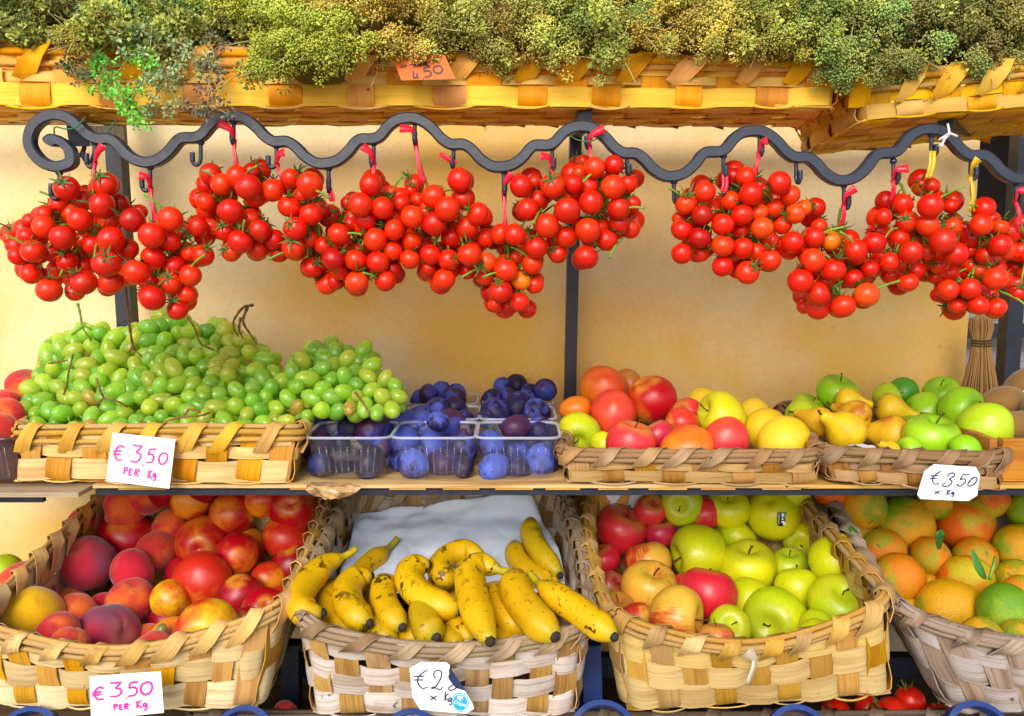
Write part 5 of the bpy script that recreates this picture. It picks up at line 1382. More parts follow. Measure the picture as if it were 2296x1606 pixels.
for i, (px, py, rx, ry, Y, cols, leafy, lab) in enumerate(HERBS):
    rs = np.random.RandomState(100 + i)
    py += 14 if py > 0 else 0
    c0 = at(px, py, Y); s = depth(py, Y) / FP
    Rx, Rz, Ry = rx * s * 1.05, ry * s * .95, .055
    root = empty('herb_bunch', c0 - Vector((0, 0, Rz)), lab, 'herbs', 'dried herb bunches in the upper baskets')
    K = int(205 * (rx * ry) / 8000)
    NL = max(6, int(rx * ry / 560))
    lx, lz = rs.uniform(-1.1, 1.1, NL), rs.uniform(-.95, 1.0, NL)
    which = rs.randint(0, NL, K)
    ux_ = lx[which] + rs.normal(size=K) * .17; uz_ = lz[which] + rs.normal(size=K) * .20
    lobe_tone = rs.uniform(0, 1, NL)[which]
    d = np.stack([(ux_ - lx[which]) * 2.2 + ux_ * .25 + rs.normal(size=K) * .25, -1 + rs.normal(size=K) * .25, (uz_ - lz[which]) * 2.2 + uz_ * .2 + rs.normal(size=K) * .25 + .15], 1); d /= np.linalg.norm(d, axis=1, keepdims=True)
    r2_ = ((ux_ - lx[which]) ** 2 + (uz_ - lz[which]) ** 2) / .09
    yy_ = -Ry * np.sqrt(np.clip(1.1 - .4 * lx[which] ** 2 - .4 * lz[which] ** 2, .1, 1)) + .014 * np.clip(r2_, 0, 1.6) + rs.uniform(-.004, .012, K)
    cen = np.stack([ux_ * Rx, yy_, uz_ * Rz], 1)
    crad = rs.uniform(.0050, .0105, K)
    nb = 34
    q = rs.normal(size=(K, nb, 3)); q /= np.linalg.norm(q, axis=2, keepdims=True)
    q = q + d[:, None, :] * .55; q /= np.linalg.norm(q, axis=2, keepdims=True)
    P = (cen[:, None, :] + q * (crad[:, None] * rs.uniform(.55, 1.05, (K, nb)))[:, :, None])
    isleaf = rs.uniform(size=K) < leafy
    base = np.array(c0)
    crnd = np.clip(lobe_tone[:, None] * .45 + rs.uniform(0, 1, (K, 1)) * .35 + rs.uniform(0, 1, (K, nb)) * .2, 0, 1)
    off = np.array(origin(root))
    for lf, nm in ((False, 'flower_heads'), (True, 'leaves')):
        sel = isleaf == lf
        if not sel.any(): continue
        pp, qq, rn = P[sel].reshape(-1, 3), q[sel].reshape(-1, 3), crnd[sel].ravel()
        sz = rs.uniform(.0016, .0033, len(pp)) * (1.7 if lf else 1.0)
        if lf: qq = qq + rs.normal(size=qq.shape) * .6
        me = scatter_mesh(nm, pp + base - off, qq, sz, rn, M['herb'], lf, rs)
        o = bpy.data.objects.new(nm, me); COL.objects.link(o); o.parent = root
        o['kind'] = 'stuff'
        ca, cb = cols if not lf else ('#9a9c4c', '#808844') if leafy > .3 else ('#94a04a', '#848c42')
        o.color = lin(ca); o['c2'] = lin(cb)[:3]
    from mathutils import noise as mn
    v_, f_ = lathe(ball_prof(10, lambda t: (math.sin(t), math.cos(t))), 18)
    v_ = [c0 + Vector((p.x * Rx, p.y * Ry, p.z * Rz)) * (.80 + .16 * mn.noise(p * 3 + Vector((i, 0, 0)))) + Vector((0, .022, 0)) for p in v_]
    o = build('core', v_, f_, M['herb'], root); o.color = tuple(x * .40 for x in lin(cols[0])[:3]) + (1,); o['c2'] = tuple(x * .36 for x in lin(cols[1])[:3])  # added inner mass in darkened herb colours, paints the shade between heads
    # the dark stalks inside the bunch
    mb = MB(); r2 = random.Random(i)
    for k in range(16):
        q_ = c0 + Vector(cen[r2.randrange(K)]); dq = Vector((r2.gauss(0, 1), -.35, r2.gauss(-.2, 1))).normalized()
        mb.tube([q_, q_ + dq * .010 + Vector((0, -.004, 0)), q_ + dq * r2.uniform(.016, .034) + Vector((0, -.006, -.003))], .0006, 4, cap=False)
    for k in range(22):
        a = c0 + Vector((r2.uniform(-.6, .6) * Rx, .02, r2.uniform(-.5, .5) * Rz)); e = Vector(cen[r2.randrange(K)]) + c0
        mb.tube([a, a.lerp(e, .5) + Vector((0, 0, .004)), e], .0007, 4, cap=False)
    mb.obj('stems', M['herbstem'], root)
# sprigs that spill over the rim on the left
SPR = [([(330, 85, .985), (290, 130, .972), (255, 175, .968), (240, 205, .968)], '#6cc048', 'bright green herb sprig drooping over the rim, leftmost of the spilled ones'),
       ([(350, 95, .985), (330, 150, .970), (310, 200, .966), (290, 235, .966), (297, 262, .966)], '#7ccc50', 'longest green herb sprig hanging below the basket, with a round tip'),
       ([(420, 95, .985), (400, 145, .970), (370, 185, .966), (345, 220, .966), (335, 250, .967)], '#86966a', 'grey green herb sprig hanging slantwise beside the long green one'),
       ([(470, 90, .985), (480, 130, .970), (470, 180, .966), (468, 225, .965), (458, 250, .965)], '#6a6a5c', 'withered dark grey herb sprig hanging to the right of the green ones'),
       ([(230, 95, .985), (225, 120, .97), (215, 150, .968)], '#74c456', 'short bright green sprig above the knotted lashing'),
       ([(380, 90, .98), (440, 115, .968), (478, 140, .966)], '#8a9c6c', 'leafy grey green sprig lying along the basket rim'),
       ([(300, 88, .98), (320, 118, .968), (350, 150, .966), (400, 165, .966)], '#8ea070', 'tangled leafy sprig in the middle of the spilled herbs'),
       ([(150, 100, .985), (156, 125, .972), (158, 148, .970)], '#4a6a4a', 'tiny dark sprig over the thick lashing at the left')]
for i, (pts, col, lab) in enumerate(SPR):
    rs = np.random.RandomState(300 + i); r2 = random.Random(300 + i)
    C = catmull([at(*p) for p in pts], 8)
    root = empty('herb_sprig', C[0], lab, 'herb', 'herb sprigs spilled over the rim')
    mb = MB(); mb.tube(C, .0009, 5)
    P, N = [], []
    for k, p in enumerate(C):
        for _ in range(4):
            dd = Vector((r2.gauss(0, 1), r2.gauss(-.4, .8), r2.gauss(0, 1))).normalized()
            q = p + dd * r2.uniform(.001, .011)
            P.append(q); N.append(dd)
        if r2.random() < .38:
            dd = Vector((r2.gauss(0, 1), -.3, r2.gauss(-.4, .8))).normalized(); e = p + dd * r2.uniform(.010, .030)
            mb.tube([p, p.lerp(e, .5) + Vector((0, -.001, .002)), e], .0006, 4)
            for _ in range(26):
                d2 = Vector((r2.gauss(0, 1), r2.gauss(0, 1), r2.gauss(0, 1))).normalized(); P.append(e + d2 * r2.uniform(.001, .0065)); N.append(d2)
    for _ in range(60):
        d2 = Vector((r2.gauss(0, 1), r2.gauss(0, 1), r2.gauss(0, 1))).normalized(); P.append(C[-1] + d2 * r2.uniform(.002, .0085)); N.append(d2)
    mb.obj('stem', M['herbstem'], root)
    off = origin(root)
    me = scatter_mesh('leaves', np.array([p - off for p in P]), np.array(N) + rs.normal(size=(len(P), 3)) * .35, rs.uniform(.0022, .0045, len(P)), rs.uniform(0, 1, len(P)), M['herb'], 1.0, rs)
    o = bpy.data.objects.new('leaves', me); COL.objects.link(o); o.parent = root; o['kind'] = 'stuff'
    c = lin(col); o.color = c; o['c2'] = tuple(x * .6 for x in c[:3])

# ------------------------------------------------------------------ price cards with handwriting
GL = {
 '€': [[(.92, .98), (.55, .78), (.30, .50), (.34, .22), (.62, .02), (.95, .10)], [(.0, .60), (.72, .66)], [(.02, .42), (.66, .46)]],
 'E€': [[(.90, .86), (.55, .96), (.24, .72), (.20, .40), (.42, .10), (.85, .12)], [(.0, .58), (.72, .66)], [(.0, .40), (.66, .46)]],
 '3': [[(.08, .98), (.50, .96), (.86, .98)], [(.86, .98), (.62, .74), (.40, .58)], [(.40, .58), (.78, .50), (.82, .26), (.52, .04), (.04, .06)]],
 '3r': [[(.28, .72), (.45, .93), (.78, .96), (.84, .76), (.50, .54), (.72, .42), (.64, .14), (.28, .02), (.04, .12), (.30, .30)]],
 '5': [[(.92, .98), (.36, .94)], [(.36, .94), (.24, .56)], [(.24, .56), (.62, .62), (.82, .38), (.62, .08), (.10, .02)]],
 '5r': [[(.98, .98), (.70, .90), (.44, .92)], [(.44, .92), (.26, .52)], [(.26, .52), (.62, .58), (.72, .34), (.40, .04), (.08, .06), (.20, .22)]],
 '0': [[(.62, .98), (.24, .80), (.12, .40), (.34, .06), (.70, .14), (.90, .55), (.78, .90), (.50, .96)]],
 '0r': [[(.22, .36), (.36, .72), (.70, .86), (.92, .64), (.70, .22), (.30, .02), (.08, .16), (.22, .52), (.52, .78)]],
 '4': [[(.30, .98), (.06, .10), (.72, .30)], [(.62, .72), (.60, .0)]],
 '2': [[(.38, .58), (.20, .70), (.30, .96), (.74, .96), (.72, .62), (.30, .12), (.02, .06), (.22, .12), (.62, .0), (.86, .16)]],
 '8h': [[(.55, .96), (.25, .84), (.35, .58)], [(.60, .34), (.22, .16), (.40, .0), (.75, .12), (.90, .22)]],
 '.': [[(.40, .04), (.50, .0), (.56, .06)]],
 'P': [[(.20, .0), (.24, .95)], [(.10, .92), (.70, .95), (.80, .66), (.28, .48)]],
 'E': [[(.85, .92), (.25, .90), (.22, .52), (.70, .52)], [(.22, .52), (.22, .06), (.88, .08)]],
 'R': [[(.20, .0), (.24, .95)], [(.12, .92), (.72, .95), (.78, .66), (.30, .50), (.88, .0)]],
 'K': [[(.20, .0), (.24, 1.0)], [(.80, .98), (.28, .52), (.90, .0)]],
 'g': [[(.80, .66), (.40, .72), (.18, .42), (.46, .20), (.78, .60), (.80, .10), (.60, -.34), (.22, -.20)]],
 'x': [[(.05, .80), (.85, .10)], [(.90, .85), (.10, .10)]],
}
def strokes(txt):
    return GL[txt]
def card(label, corners, marks, ink, paper, name='price_card', th=.0007, notch=None, bow=0.0, group=None):
    """corners: TL TR BR BL as (px, py, Y); marks: (glyph, x, y, w, h) in card units from the lower left; notch: outline polygon in card units"""
    TL, TR, BR, BL = [at(*c) for c in corners]
    n = (TR - TL).cross(BL - TL).normalized()
    if n.y > 0: n = -n
    def pt(u, v, k=0.0):
        return BL * (1 - u) * (1 - v) + BR * u * (1 - v) + TL * (1 - u) * v + TR * u * v + n * (k + bow * (math.sin(math.pi * u) + .8 * (1 - v) ** 2))
    out = notch or [(0, 0), (1, 0), (1, 1), (0, 1)]
    mb = MB()
    dense = []
    for i in range(len(out)):
        a, b = out[i], out[(i + 1) % len(out)]
        m = 6
        dense += [(a[0] + (b[0] - a[0]) * k / m, a[1] + (b[1] - a[1]) * k / m) for k in range(m)]
    N = len(dense); cu, cv_ = sum(p[0] for p in dense) / N, sum(p[1] for p in dense) / N
    v, f = [], []
    for k in (th, 0):
        v += [pt(a, b, k) for a, b in dense] + [pt((a + cu) / 2, (b + cv_) / 2, k) for a, b in dense] + [pt(cu, cv_, k)]
    S = 2 * N + 1
    for i in range(N):
        j = (i + 1) % N
        for o_, fl in ((0, False), (S, True)):
            for q in ((o_ + i, o_ + j, o_ + N + j, o_ + N + i), (o_ + N + i, o_ + N + j, o_ + 2 * N)):
                f.append(q if not fl else q[::-1])
        f.append((i, S + i, S + j, j))
    mb.add(v, f)
    o = mb.obj(name, paper, None, pt(cu, cv_), smooth=False)
    tag(o, label, 'price card', group)
    mb = MB()
    for (gl, x, y, w_, h, lw) in marks:
        for st in strokes(gl):
            q = [Vector((x + a * w_, y + b * h, 0)) for a, b in st]
            q = catmull(q, 6) if len(q) > 2 else [q[0].lerp(q[1], k / 4) for k in range(5)]
            p = [pt(a.x, a.y, th + .0004) for a in q]
            wd = [lw * (.75 + .45 * math.sin(math.pi * min(1, .25 + .6 * k / len(p)))) for k in range(len(p))]
            mb.strip(p, [n] * len(p), wd, .0003)
    mb.obj('writing', ink, o, smooth=False)
    return o, pt, n
M['card'] = plain('white_card', '#f4efe2', .7, var=.03)
M['cardblue'] = plain('grey_white_card', '#e4eaec', .6, var=.04)
M['orangecard'] = plain('orange_card', '#f06a12', .6, var=.04)
M['magenta'] = plain('magenta_ink', '#c4189c', .5, var=.05)
M['inkblue'] = plain('dark_blue_ink', '#14145a', .5, var=.1)
M['inkbrown'] = plain('dark_brown_ink', '#3c0a06', .5, var=.1)
lw = .0021
m350 = [('E€', .05, .42, .19, .34, lw), ('3', .33, .44, .19, .36, lw), ('.', .51, .41, .05, .06, lw * 1.3), ('5', .56, .46, .17, .30, lw), ('0', .76, .46, .17, .25, lw),
        ('P', .25, .17, .07, .15, lw * .9), ('E', .335, .17, .07, .14, lw * .9), ('R', .42, .17, .09, .14, lw * .9), ('K', .63, .15, .09, .17, lw * .9), ('g', .71, .17, .07, .13, lw * .9), ('.', .80, .14, .04, .06, lw)]
card('white card with magenta price propped against the grape basket', [(253, 970, 1.058), (394, 985, 1.058), (380, 1096, 1.046), (238, 1078, 1.046)], m350, M['magenta'], M['card'])
m350b = [('E€', .03, .42, .19, .32, lw), ('3', .27, .48, .20, .34, lw), ('.', .47, .44, .06, .10, lw * 1.3), ('5', .50, .46, .19, .34, lw), ('0', .68, .46, .21, .32, lw * 1.15),
         ('P', .31, .17, .07, .14, lw * .9), ('E', .39, .17, .06, .12, lw * .9), ('R', .455, .17, .08, .13, lw * .9), ('K', .62, .16, .10, .19, lw * .9), ('g', .71, .16, .08, .15, lw * .9), ('.', .80, .18, .04, .06, lw)]
card('white card with magenta price on the front of the peach basket', [(201, 1516, .948), (361, 1505, .948), (368, 1598, .938), (205, 1614, .938)], m350b, M['magenta'], M['card'])
lb = .0013
card('bluish white card with clipped corners hanging from the pear basket', [(2072, 1040, 1.035), (2200, 1045, 1.035), (2188, 1118, 1.028), (2053, 1118, 1.030)],
     [('€', .14, .42, .18, .40, lb), ('3r', .36, .36, .22, .42, lb), ('.', .56, .36, .06, .08, lb * 1.6), ('5r', .60, .38, .21, .38, lb), ('0r', .79, .38, .18, .32, lb), ('x', .26, .14, .10, .12, lb), ('K', .46, .12, .08, .15, lb), ('g', .54, .12, .06, .12, lb), ('.', .61, .12, .04, .05, lb)],
     M['inkblue'], M['cardblue'], notch=[(.06, .0), (.86, -.06), (1.0, .10), (1.0, .72), (.90, .97), (.16, 1.0), (.03, .80), (.0, .12)], bow=.002)
o, pt, n = card('white card with a torn corner and round sticker on the banana basket', [(912, 1478, .938), (1064, 1486, .938), (1064, 1600, .932), (912, 1590, .932)],
     [('€', .10, .44, .22, .38, lb), ('2', .36, .44, .20, .38, lb), ('.', .55, .40, .05, .08, lb * 1.6), ('8h', .58, .44, .18, .34, lb), ('x', .34, .22, .12, .12, lb), ('K', .55, .22, .08, .16, lb), ('g', .61, .20, .07, .13, lb), ('.', .69, .22, .04, .05, lb)],
     M['inkblue'], M['card'], notch=[(.20, .02), (.88, .0), (.99, .10), (.97, .20), (.86, .44), (.72, .49), (.64, .62), (.62, .84), (.64, .93), (.58, .99), (.22, .97), (.04, .82), (.09, .24)], bow=.001)
# the dark clear flap behind the torn corner and the round sticker
M['flap'] = plain('dark_plastic', '#2a3a5c', .15, var=.1)
mb = MB(); mb.add([pt(.60, .95, -.001), pt(.63, .60, -.001), pt(.72, .46, -.001), pt(.88, .42, -.001)], [(0, 1, 2, 3)]); mb.obj('flap', M['flap'], o, smooth=False)
M['teal'] = plain('teal_sticker', '#2aa6c4', .3, var=.05)
M['white'] = plain('white_print', '#e8f4f4', .5, var=.02)
def disc(cu, cv_, ru, rv, k, m, nm, par, hole=0.0):
    mb = MB(); N = 28
    V = [pt(cu + ru * math.cos(2 * math.pi * i / N), cv_ + rv * math.sin(2 * math.pi * i / N), k) for i in range(N)]
    if hole:
        V += [pt(cu + ru * hole * math.cos(2 * math.pi * i / N), cv_ + rv * hole * math.sin(2 * math.pi * i / N), k) for i in range(N)]
        mb.add(V, [(i, (i + 1) % N, N + (i + 1) % N, N + i) for i in range(N)])
    else: mb.add(V, [tuple(range(N))])
    return mb.obj(nm, m, par, smooth=False)
st = disc(.79, .22, .125, .19, .0014, M['teal'], 'sticker', o)
disc(.79, .22, .112, .170, .0017, M['white'], 'ring', st, .94)
fc = bpy.data.curves.new('lettering', 'FONT'); fc.body = 'Chiquita'; fc.size = .0052; fc.align_x = 'CENTER'; fc.extrude = .0001; fc.materials.append(M['white'])
tmp = bpy.data.objects.new('lettering', fc)
fo = bpy.data.objects.new('lettering', bpy.data.meshes.new_from_object(tmp)); bpy.data.objects.remove(tmp); COL.objects.link(fo); fo.parent = st
ux = (pt(1, .5) - pt(0, .5)).normalized(); uy = n.cross(ux)
if uy.z < 0: uy = -uy
uz = ux.cross(uy)
tilt = Matrix.Rotation(R(-14), 3, 'Z')
Mx = Matrix((ux, uy, uz)).transposed() @ tilt
fo.rotation_euler = Mx.to_euler(); fo.location = pt(.785, .165, .0019) - origin(st); fo.scale = (.85, 1.25, 1)
mb = MB()
for (a, b, c, d) in ((.75, .30, .77, .35), (.77, .27, .79, .34), (.79, .29, .80, .36), (.81, .28, .83, .35), (.80, .25, .78, .30)):
    mb.strip([pt(a, b, .0018), pt(c, d, .0018)], [n] * 2, .0012, .0002)
mb.obj('emblem', M['white'], st, smooth=False)
# orange price card among the herbs
o, pt, n = card('orange card with a black star and price tucked under the herbs', [(884, 140, .958), (1006, 120, .958), (1022, 178, .955), (900, 181, .955)],
     [('4', .24, .06, .13, .38, lw * .8), ('.', .385, .07, .06, .06, lw), ('5', .42, .12, .20, .45, lw * .8), ('0', .62, .24, .21, .34, lw * .8)], M['inkbrown'], M['orangecard'],
     notch=[(0, 0), (1, 0), (.99, .12), (.92, .94), (.86, 1.0), (.0, 1.0)])
mb = MB()
def pl(pts): mb.add([pt(a, b, .0011) for a, b in pts], [tuple(range(len(pts)))])
def ln(a, b, c, d, w_): mb.strip([pt(a, b, .0012), pt(c, d, .0012)], [n] * 2, w_, .0003)
pl([(.26, .56), (.33, .60), (.30, .74), (.24, .82), (.33, .80), (.37, .74), (.36, .66), (.42, .64), (.44, .62), (.34, .62)])
pl([(.42, .64), (.48, .64), (.50, .80), (.56, .85), (.58, .64), (.62, .60), (.52, .62), (.44, .62)])
ln(.08, .74, .20, .76, .0009); ln(.07, .66, .20, .70, .0009); ln(.66, .80, .80, .83, .0009); ln(.66, .75, .80, .74, .0009)
ln(.38, .78, .39, .68, .0012); ln(.42, .79, .44, .68, .0012); ln(.39, .68, .43, .70, .0012); ln(.46, .79, .46, .68, .0012); ln(.46, .77, .50, .79, .0012); pl([(.60, .74), (.63, .74), (.63, .79), (.60, .79)])
mb.obj('star_print', M['inkbrown'], o, smooth=False)

# ------------------------------------------------------------------ white paper in the banana and apple baskets
def paper_mat():
    t = NT('white_paper')
    ob = t.coord('Object')
    a = t.noise(ob, 22, 5, .6)
    t.set(color=t.mix(t.rng(a, .3, .7), lin('#d6e4fa'), lin('#e6effc')), rough=.6, spec=.3)
    vo = t.n('TexVoronoi', feature='DISTANCE_TO_EDGE'); t.l(ob, vo.inputs['Vector']); vo.inputs['Scale'].default_value = 17
    t.bump(t.math('ADD', t.math('MULTIPLY', a, .3), t.math('MULTIPLY', vo.outputs['Distance'], 1.2)), .55, .008)
    return t.m
M['paper'] = paper_mat()
def paper(label, grid, amp, seed, n=(26, 20)):
    """grid: rows of (px, py, Y) control points, from the back row to the front"""
    rows = [catmull([at(*p) for p in row], 16) for row in grid]
    mcol = len(rows[0])
    cols = [catmull([r[i] for r in rows], 16) for i in range(mcol)]
    nr = len(cols[0]); rs = random.Random(seed)
    from mathutils import noise as mn
    folds = []
    for k in range(8):
        an_ = rs.uniform(0, math.pi); folds.append((math.cos(an_), math.sin(an_), rs.uniform(.5, 1.1) * (1 + .35 * k), rs.uniform(0, 1), .75 / (1 + .55 * k)))
    v = []
    for j in range(nr):
        for i in range(mcol):
            p = cols[i][j]
            uu, ww = i / mcol * 2.2, j / nr * 1.8
            k = 0
            for (ca, sa, fr, ph_, am) in folds:
                x_ = (uu * ca + ww * sa) * fr + ph_ + .12 * mn.noise(Vector((uu * 2, ww * 2, ph_)))
                k += am * abs(2 * (x_ - math.floor(x_ + .5)))
            v.append(p + Vector((0, -(k - 1.5) * amp, (k - 1.5) * amp * .8)))
    N = len(v)
    f = [(j * mcol + i, j * mcol + i + 1, (j + 1) * mcol + i + 1, (j + 1) * mcol + i) for j in range(nr - 1) for i in range(mcol - 1)]
    o = build('paper', v, f, M['paper'], smooth=True)
    md = o.modifiers.new('thickness', 'SOLIDIFY'); md.thickness = .0004
    return tag(o, label, 'paper')
paper('crumpled white paper lining the back of the banana basket', [[(795, 1155, 1.345), (890, 1138, 1.345), (1050, 1118, 1.345), (1190, 1102, 1.345)], [(790, 1190, 1.30), (900, 1180, 1.32), (1050, 1165, 1.33), (1215, 1160, 1.32)], [(770, 1260, 1.23), (900, 1250, 1.25), (1050, 1240, 1.26), (1255, 1240, 1.24)], [(750, 1330, 1.17), (900, 1330, 1.18), (1060, 1330, 1.18), (1270, 1330, 1.17)]], .010, 3)
paper('bluish white paper behind the red apples in the apple basket', [[(1348, 1100, 1.350), (1450, 1092, 1.352), (1560, 1090, 1.353), (1660, 1090, 1.353)], [(1345, 1150, 1.349), (1450, 1150, 1.352), (1560, 1150, 1.353), (1660, 1150, 1.353)], [(1350, 1210, 1.349), (1450, 1210, 1.351), (1560, 1210, 1.352), (1660, 1210, 1.352)]], .006, 4)
paper('white paper edge sticking out beside the front pears', [[(1895, 1000, 1.13), (1930, 996, 1.13), (1965, 1000, 1.13)], [(1900, 1008, 1.09), (1935, 1006, 1.09), (1960, 1014, 1.09)], [(1910, 1030, 1.085), (1935, 1030, 1.085), (1960, 1030, 1.085)]], .003, 5)

# ------------------------------------------------------------------ small things
def fl(name, label, cat, mb, mat, **kw):
    return tag(mb.obj(name, mat, **kw), label, cat)
# stickers
ap = next(d for d in AP if d['label'] and 'small dark sticker' in d['label'])
def on_ball(d, dx, dy, k=1.012):
    """a point on the near side of a fruit, dx right and dy up in radii"""
    return d['P'] + Vector((dx, -math.sqrt(max(.05, 1 - dx * dx - dy * dy)), dy)) * d['R'] * k
def patch(name, d, cx, cy, w_, h, mat, parent, k, seg=5, rot=0.0):
    v, f = [], []
    for j in range(seg + 1):
        for i in range(seg + 1):
            a, b = -1 + 2 * i / seg, -1 + 2 * j / seg
            if abs(a) == 1 and abs(b) == 1: a, b = a * .85, b * .85
            x, y = a * w_ / 2, b * h / 2
            v.append(on_ball(d, cx + x * math.cos(rot) - y * math.sin(rot), cy + x * math.sin(rot) + y * math.cos(rot), k))
    f = [(j * (seg + 1) + i, j * (seg + 1) + i + 1, (j + 1) * (seg + 1) + i + 1, (j + 1) * (seg + 1) + i) for j in range(seg) for i in range(seg)]
    o = build(name, v, f, mat)
    if parent:
        o.parent = parent; o.matrix_parent_inverse = (Matrix.Translation(parent.location) @ parent.rotation_quaternion.to_matrix().to_4x4() @ Matrix.Diagonal(parent.scale).to_4x4()).inverted()
    return o
M['stickd'] = plain('dark_sticker', '#141c3c', .3, var=.05); M['stickg'] = plain('green_print', '#3aa028', .4); M['sticky'] = plain('yellow_print', '#c8c44a', .5); M['stickb'] = plain('blue_print', '#4a62c8', .4)
A = ap['o']
patch('sticker', ap, -.02, .08, .26, .46, M['stickd'], A, 1.035)
patch('print', ap, .03, .22, .09, .13, M['white'], A, 1.045, 3); patch('print', ap, .02, .10, .07, .07, M['white'], A, 1.045, 3); patch('print', ap, .03, .00, .10, .07, M['white'], A, 1.045, 3); patch('print', ap, .08, -.06, .10, .12, M['white'], A, 1.046, 3)
patch('print', ap, .06, .14, .06, .10, M['stickb'], A, 1.047, 3); patch('print', ap, .11, .27, .09, .10, M['stickg'], A, 1.048, 3); patch('print', ap, -.10, .08, .035, .34, M['sticky'], A, 1.046, 3)
# tape wad under the shelf edge
mb = MB(); rt = random.Random(3)
v_, f_ = lathe(ball_prof(9, lambda t: (math.sin(t), math.cos(t))), 16)
P0 = at(745, 1094, 1.048)
vv = []
for p in v_:
    k = 1 + .35 * mnoise.noise(p * 2.2) + .22 * mnoise.noise(p * 5.5)
    vv.append(P0 + Vector((p.x * .031 * k, p.y * .013 * k, (p.z * .0135 * k if p.z < .3 else .0045) - .002 * p.x)))
mb.add(vv, f_)
M['tape'] = plain('brown_tape', '#b89466', .16, var=.45, scale=90)
fl('tape_wad', 'shiny brown tape wad stuck to the shelf edge between the baskets', 'tape', mb, M['tape'], smooth=False)
# strings
M['twine'] = plain('green_twine', '#1f6a44', .6); M['string'] = plain('white_string', '#e8e4da', .7)
mb = MB()
mb.tube(catmull([at(2125, 278, .985), at(2128, 300, .982), at(2118, 312, .98), at(2110, 330, .98)], 5), .0014, 6); mb.tube(catmull([at(2146, 306, .983), at(2130, 300, .98), at(2118, 306, .979), at(2105, 314, .983)], 5), .0013, 6); mb.tube(catmull([at(2112, 322, .98), at(2104, 328, .983)], 3), .0013, 6)
fl('string', 'white string knotted round the last crest of the rail', 'string', mb, M['string'])
mb = MB(); mb.tube(catmull([at(122, 300, .99), at(124, 285, .985), at(150, 290, .985), at(172, 284, .985), at(192, 262, .99)], 5), .0009, 5); mb.tube(catmull([at(240, 300, 1.0), at(250, 284, 1.0), at(262, 268, 1.0)], 4), .0009, 5)
fl('twine', 'green twine tied round the rail scroll and bracket', 'twine', mb, M['twine'])
mb = MB(); mb.tube(catmull([at(1275, 300, 1.0), at(1290, 312, .99), at(1320, 318, .985), at(1345, 305, .99), at(1335, 292, 1.0), at(1300, 300, 1.0)], 5), .0008, 5)
fl('twine', 'green twine loop behind the crest by the middle post', 'twine', mb, M['twine'])
# leaf sprigs between the oranges
M['leaf'] = plain('green_leaf', '#3f7a2c', .4, var=.25, scale=30)
def leaf(label, pts, wd):
    C = catmull([at(*p) for p in pts], 6); n = len(C); v, f = [], []
    for i, p in enumerate(C):
        t = (C[min(i + 1, n - 1)] - C[max(i - 1, 0)]).normalized(); a = t.cross(Vector((.2, -1, .3))).normalized(); w_ = wd * math.sin(math.pi * (.06 + .9 * i / (n - 1))) ** .8
        v += [p - a * w_ + Vector((0, -.002, .001)), p, p + a * w_ + Vector((0, -.002, .001))]
    for i in range(n - 1):
        f += [(3 * i, 3 * i + 1, 3 * i + 4, 3 * i + 3), (3 * i + 1, 3 * i + 2, 3 * i + 5, 3 * i + 4)]
    o = build('leaf', v, f, M['leaf']); md = o.modifiers.new('thickness', 'SOLIDIFY'); md.thickness = .0004
    tag(o, label, 'leaf')
leaf('broad green leaf standing between the green and the deep orange fruit', [(2105, 1232, 1.16), (2106, 1205, 1.15), (2110, 1188, 1.15)], .008)
leaf('narrow pointed green leaf lying in front of the brown stained orange', [(2178, 1232, 1.06), (2188, 1262, 1.055), (2200, 1285, 1.055), (2210, 1298, 1.06)], .006)
leaf('green leaf poking out by the basket side under the yellow orange', [(1908, 1180, 1.20), (1916, 1200, 1.19), (1928, 1216, 1.19)], .007)
mb = MB(); mb.tube(catmull([at(2232, 1250, 1.10), at(2226, 1275, 1.09), at(2218, 1300, 1.09)], 4), .0022, 6)
fl('twig', 'short green twig between two oranges', 'twig', mb, M['greenstem'])
# silver tape on the apple basket
M['foil'] = plain('clear_tape', '#b4a68c', .2)
mb = MB(); p = [at(1675, 1460, .962), at(1690, 1478, .955), at(1688, 1500, .950), at(1676, 1532, .944)]
C = catmull(p, 5); mb.strip(C, [Vector((0, -1, .1))] * len(C), [.019 * (1 - .68 * min(1, i / 6)) for i in range(len(C))], .0012)
fl('tape_strip', 'torn shiny tape hanging on the front of the apple basket', 'tape', mb, M['foil'])
# straw whisk in the doorway
def straw_mat():
    t = NT('straw'); rr, _ = t.orand(); uv = t.coord('UV'); a = t.noise(uv, 30, 3, .6, w=rr)
    t.set(color=t.mix(t.rng(a, .3, .7), lin('#8a6434'), lin('#b48c52')), rough=.8); return t.m
M['straw'] = straw_mat()
wh = empty('whisk_broom', at(2200, 890, 1.40), 'straw whisk broom hanging head down in the dark doorway', 'broom')
mb = MB(); rw = random.Random(9)
for k in range(150):
    a = rw.uniform(0, 6.28); q = math.sqrt(rw.uniform(0, 1))
    def pp(px, py, rad): 
        b = at(px, py, 1.40); return b + Vector((math.cos(a) * q * rad, math.sin(a) * q * rad * .6, 0))
    mb.tube([pp(2200, 708, .004), pp(2200, 716, .018), pp(2200, 735, .020), pp(2200, 762, .014), pp(2200, 800, .018), pp(2198, 850, .026), pp(2196, 900 + rw.uniform(-10, 12), .034)], .0013, 4, cap=False)
mb.obj('straws', M['straw'], wh)
for py in (763, 769, 775):
    mb = MB(); b = at(2200, py, 1.40); mb.tube([b + Vector((math.cos(k * .4) * .0158, math.sin(k * .4) * .0105, 0)) for k in range(17)], .0014, 5); mb.obj('binding', M['stalk'], wh)
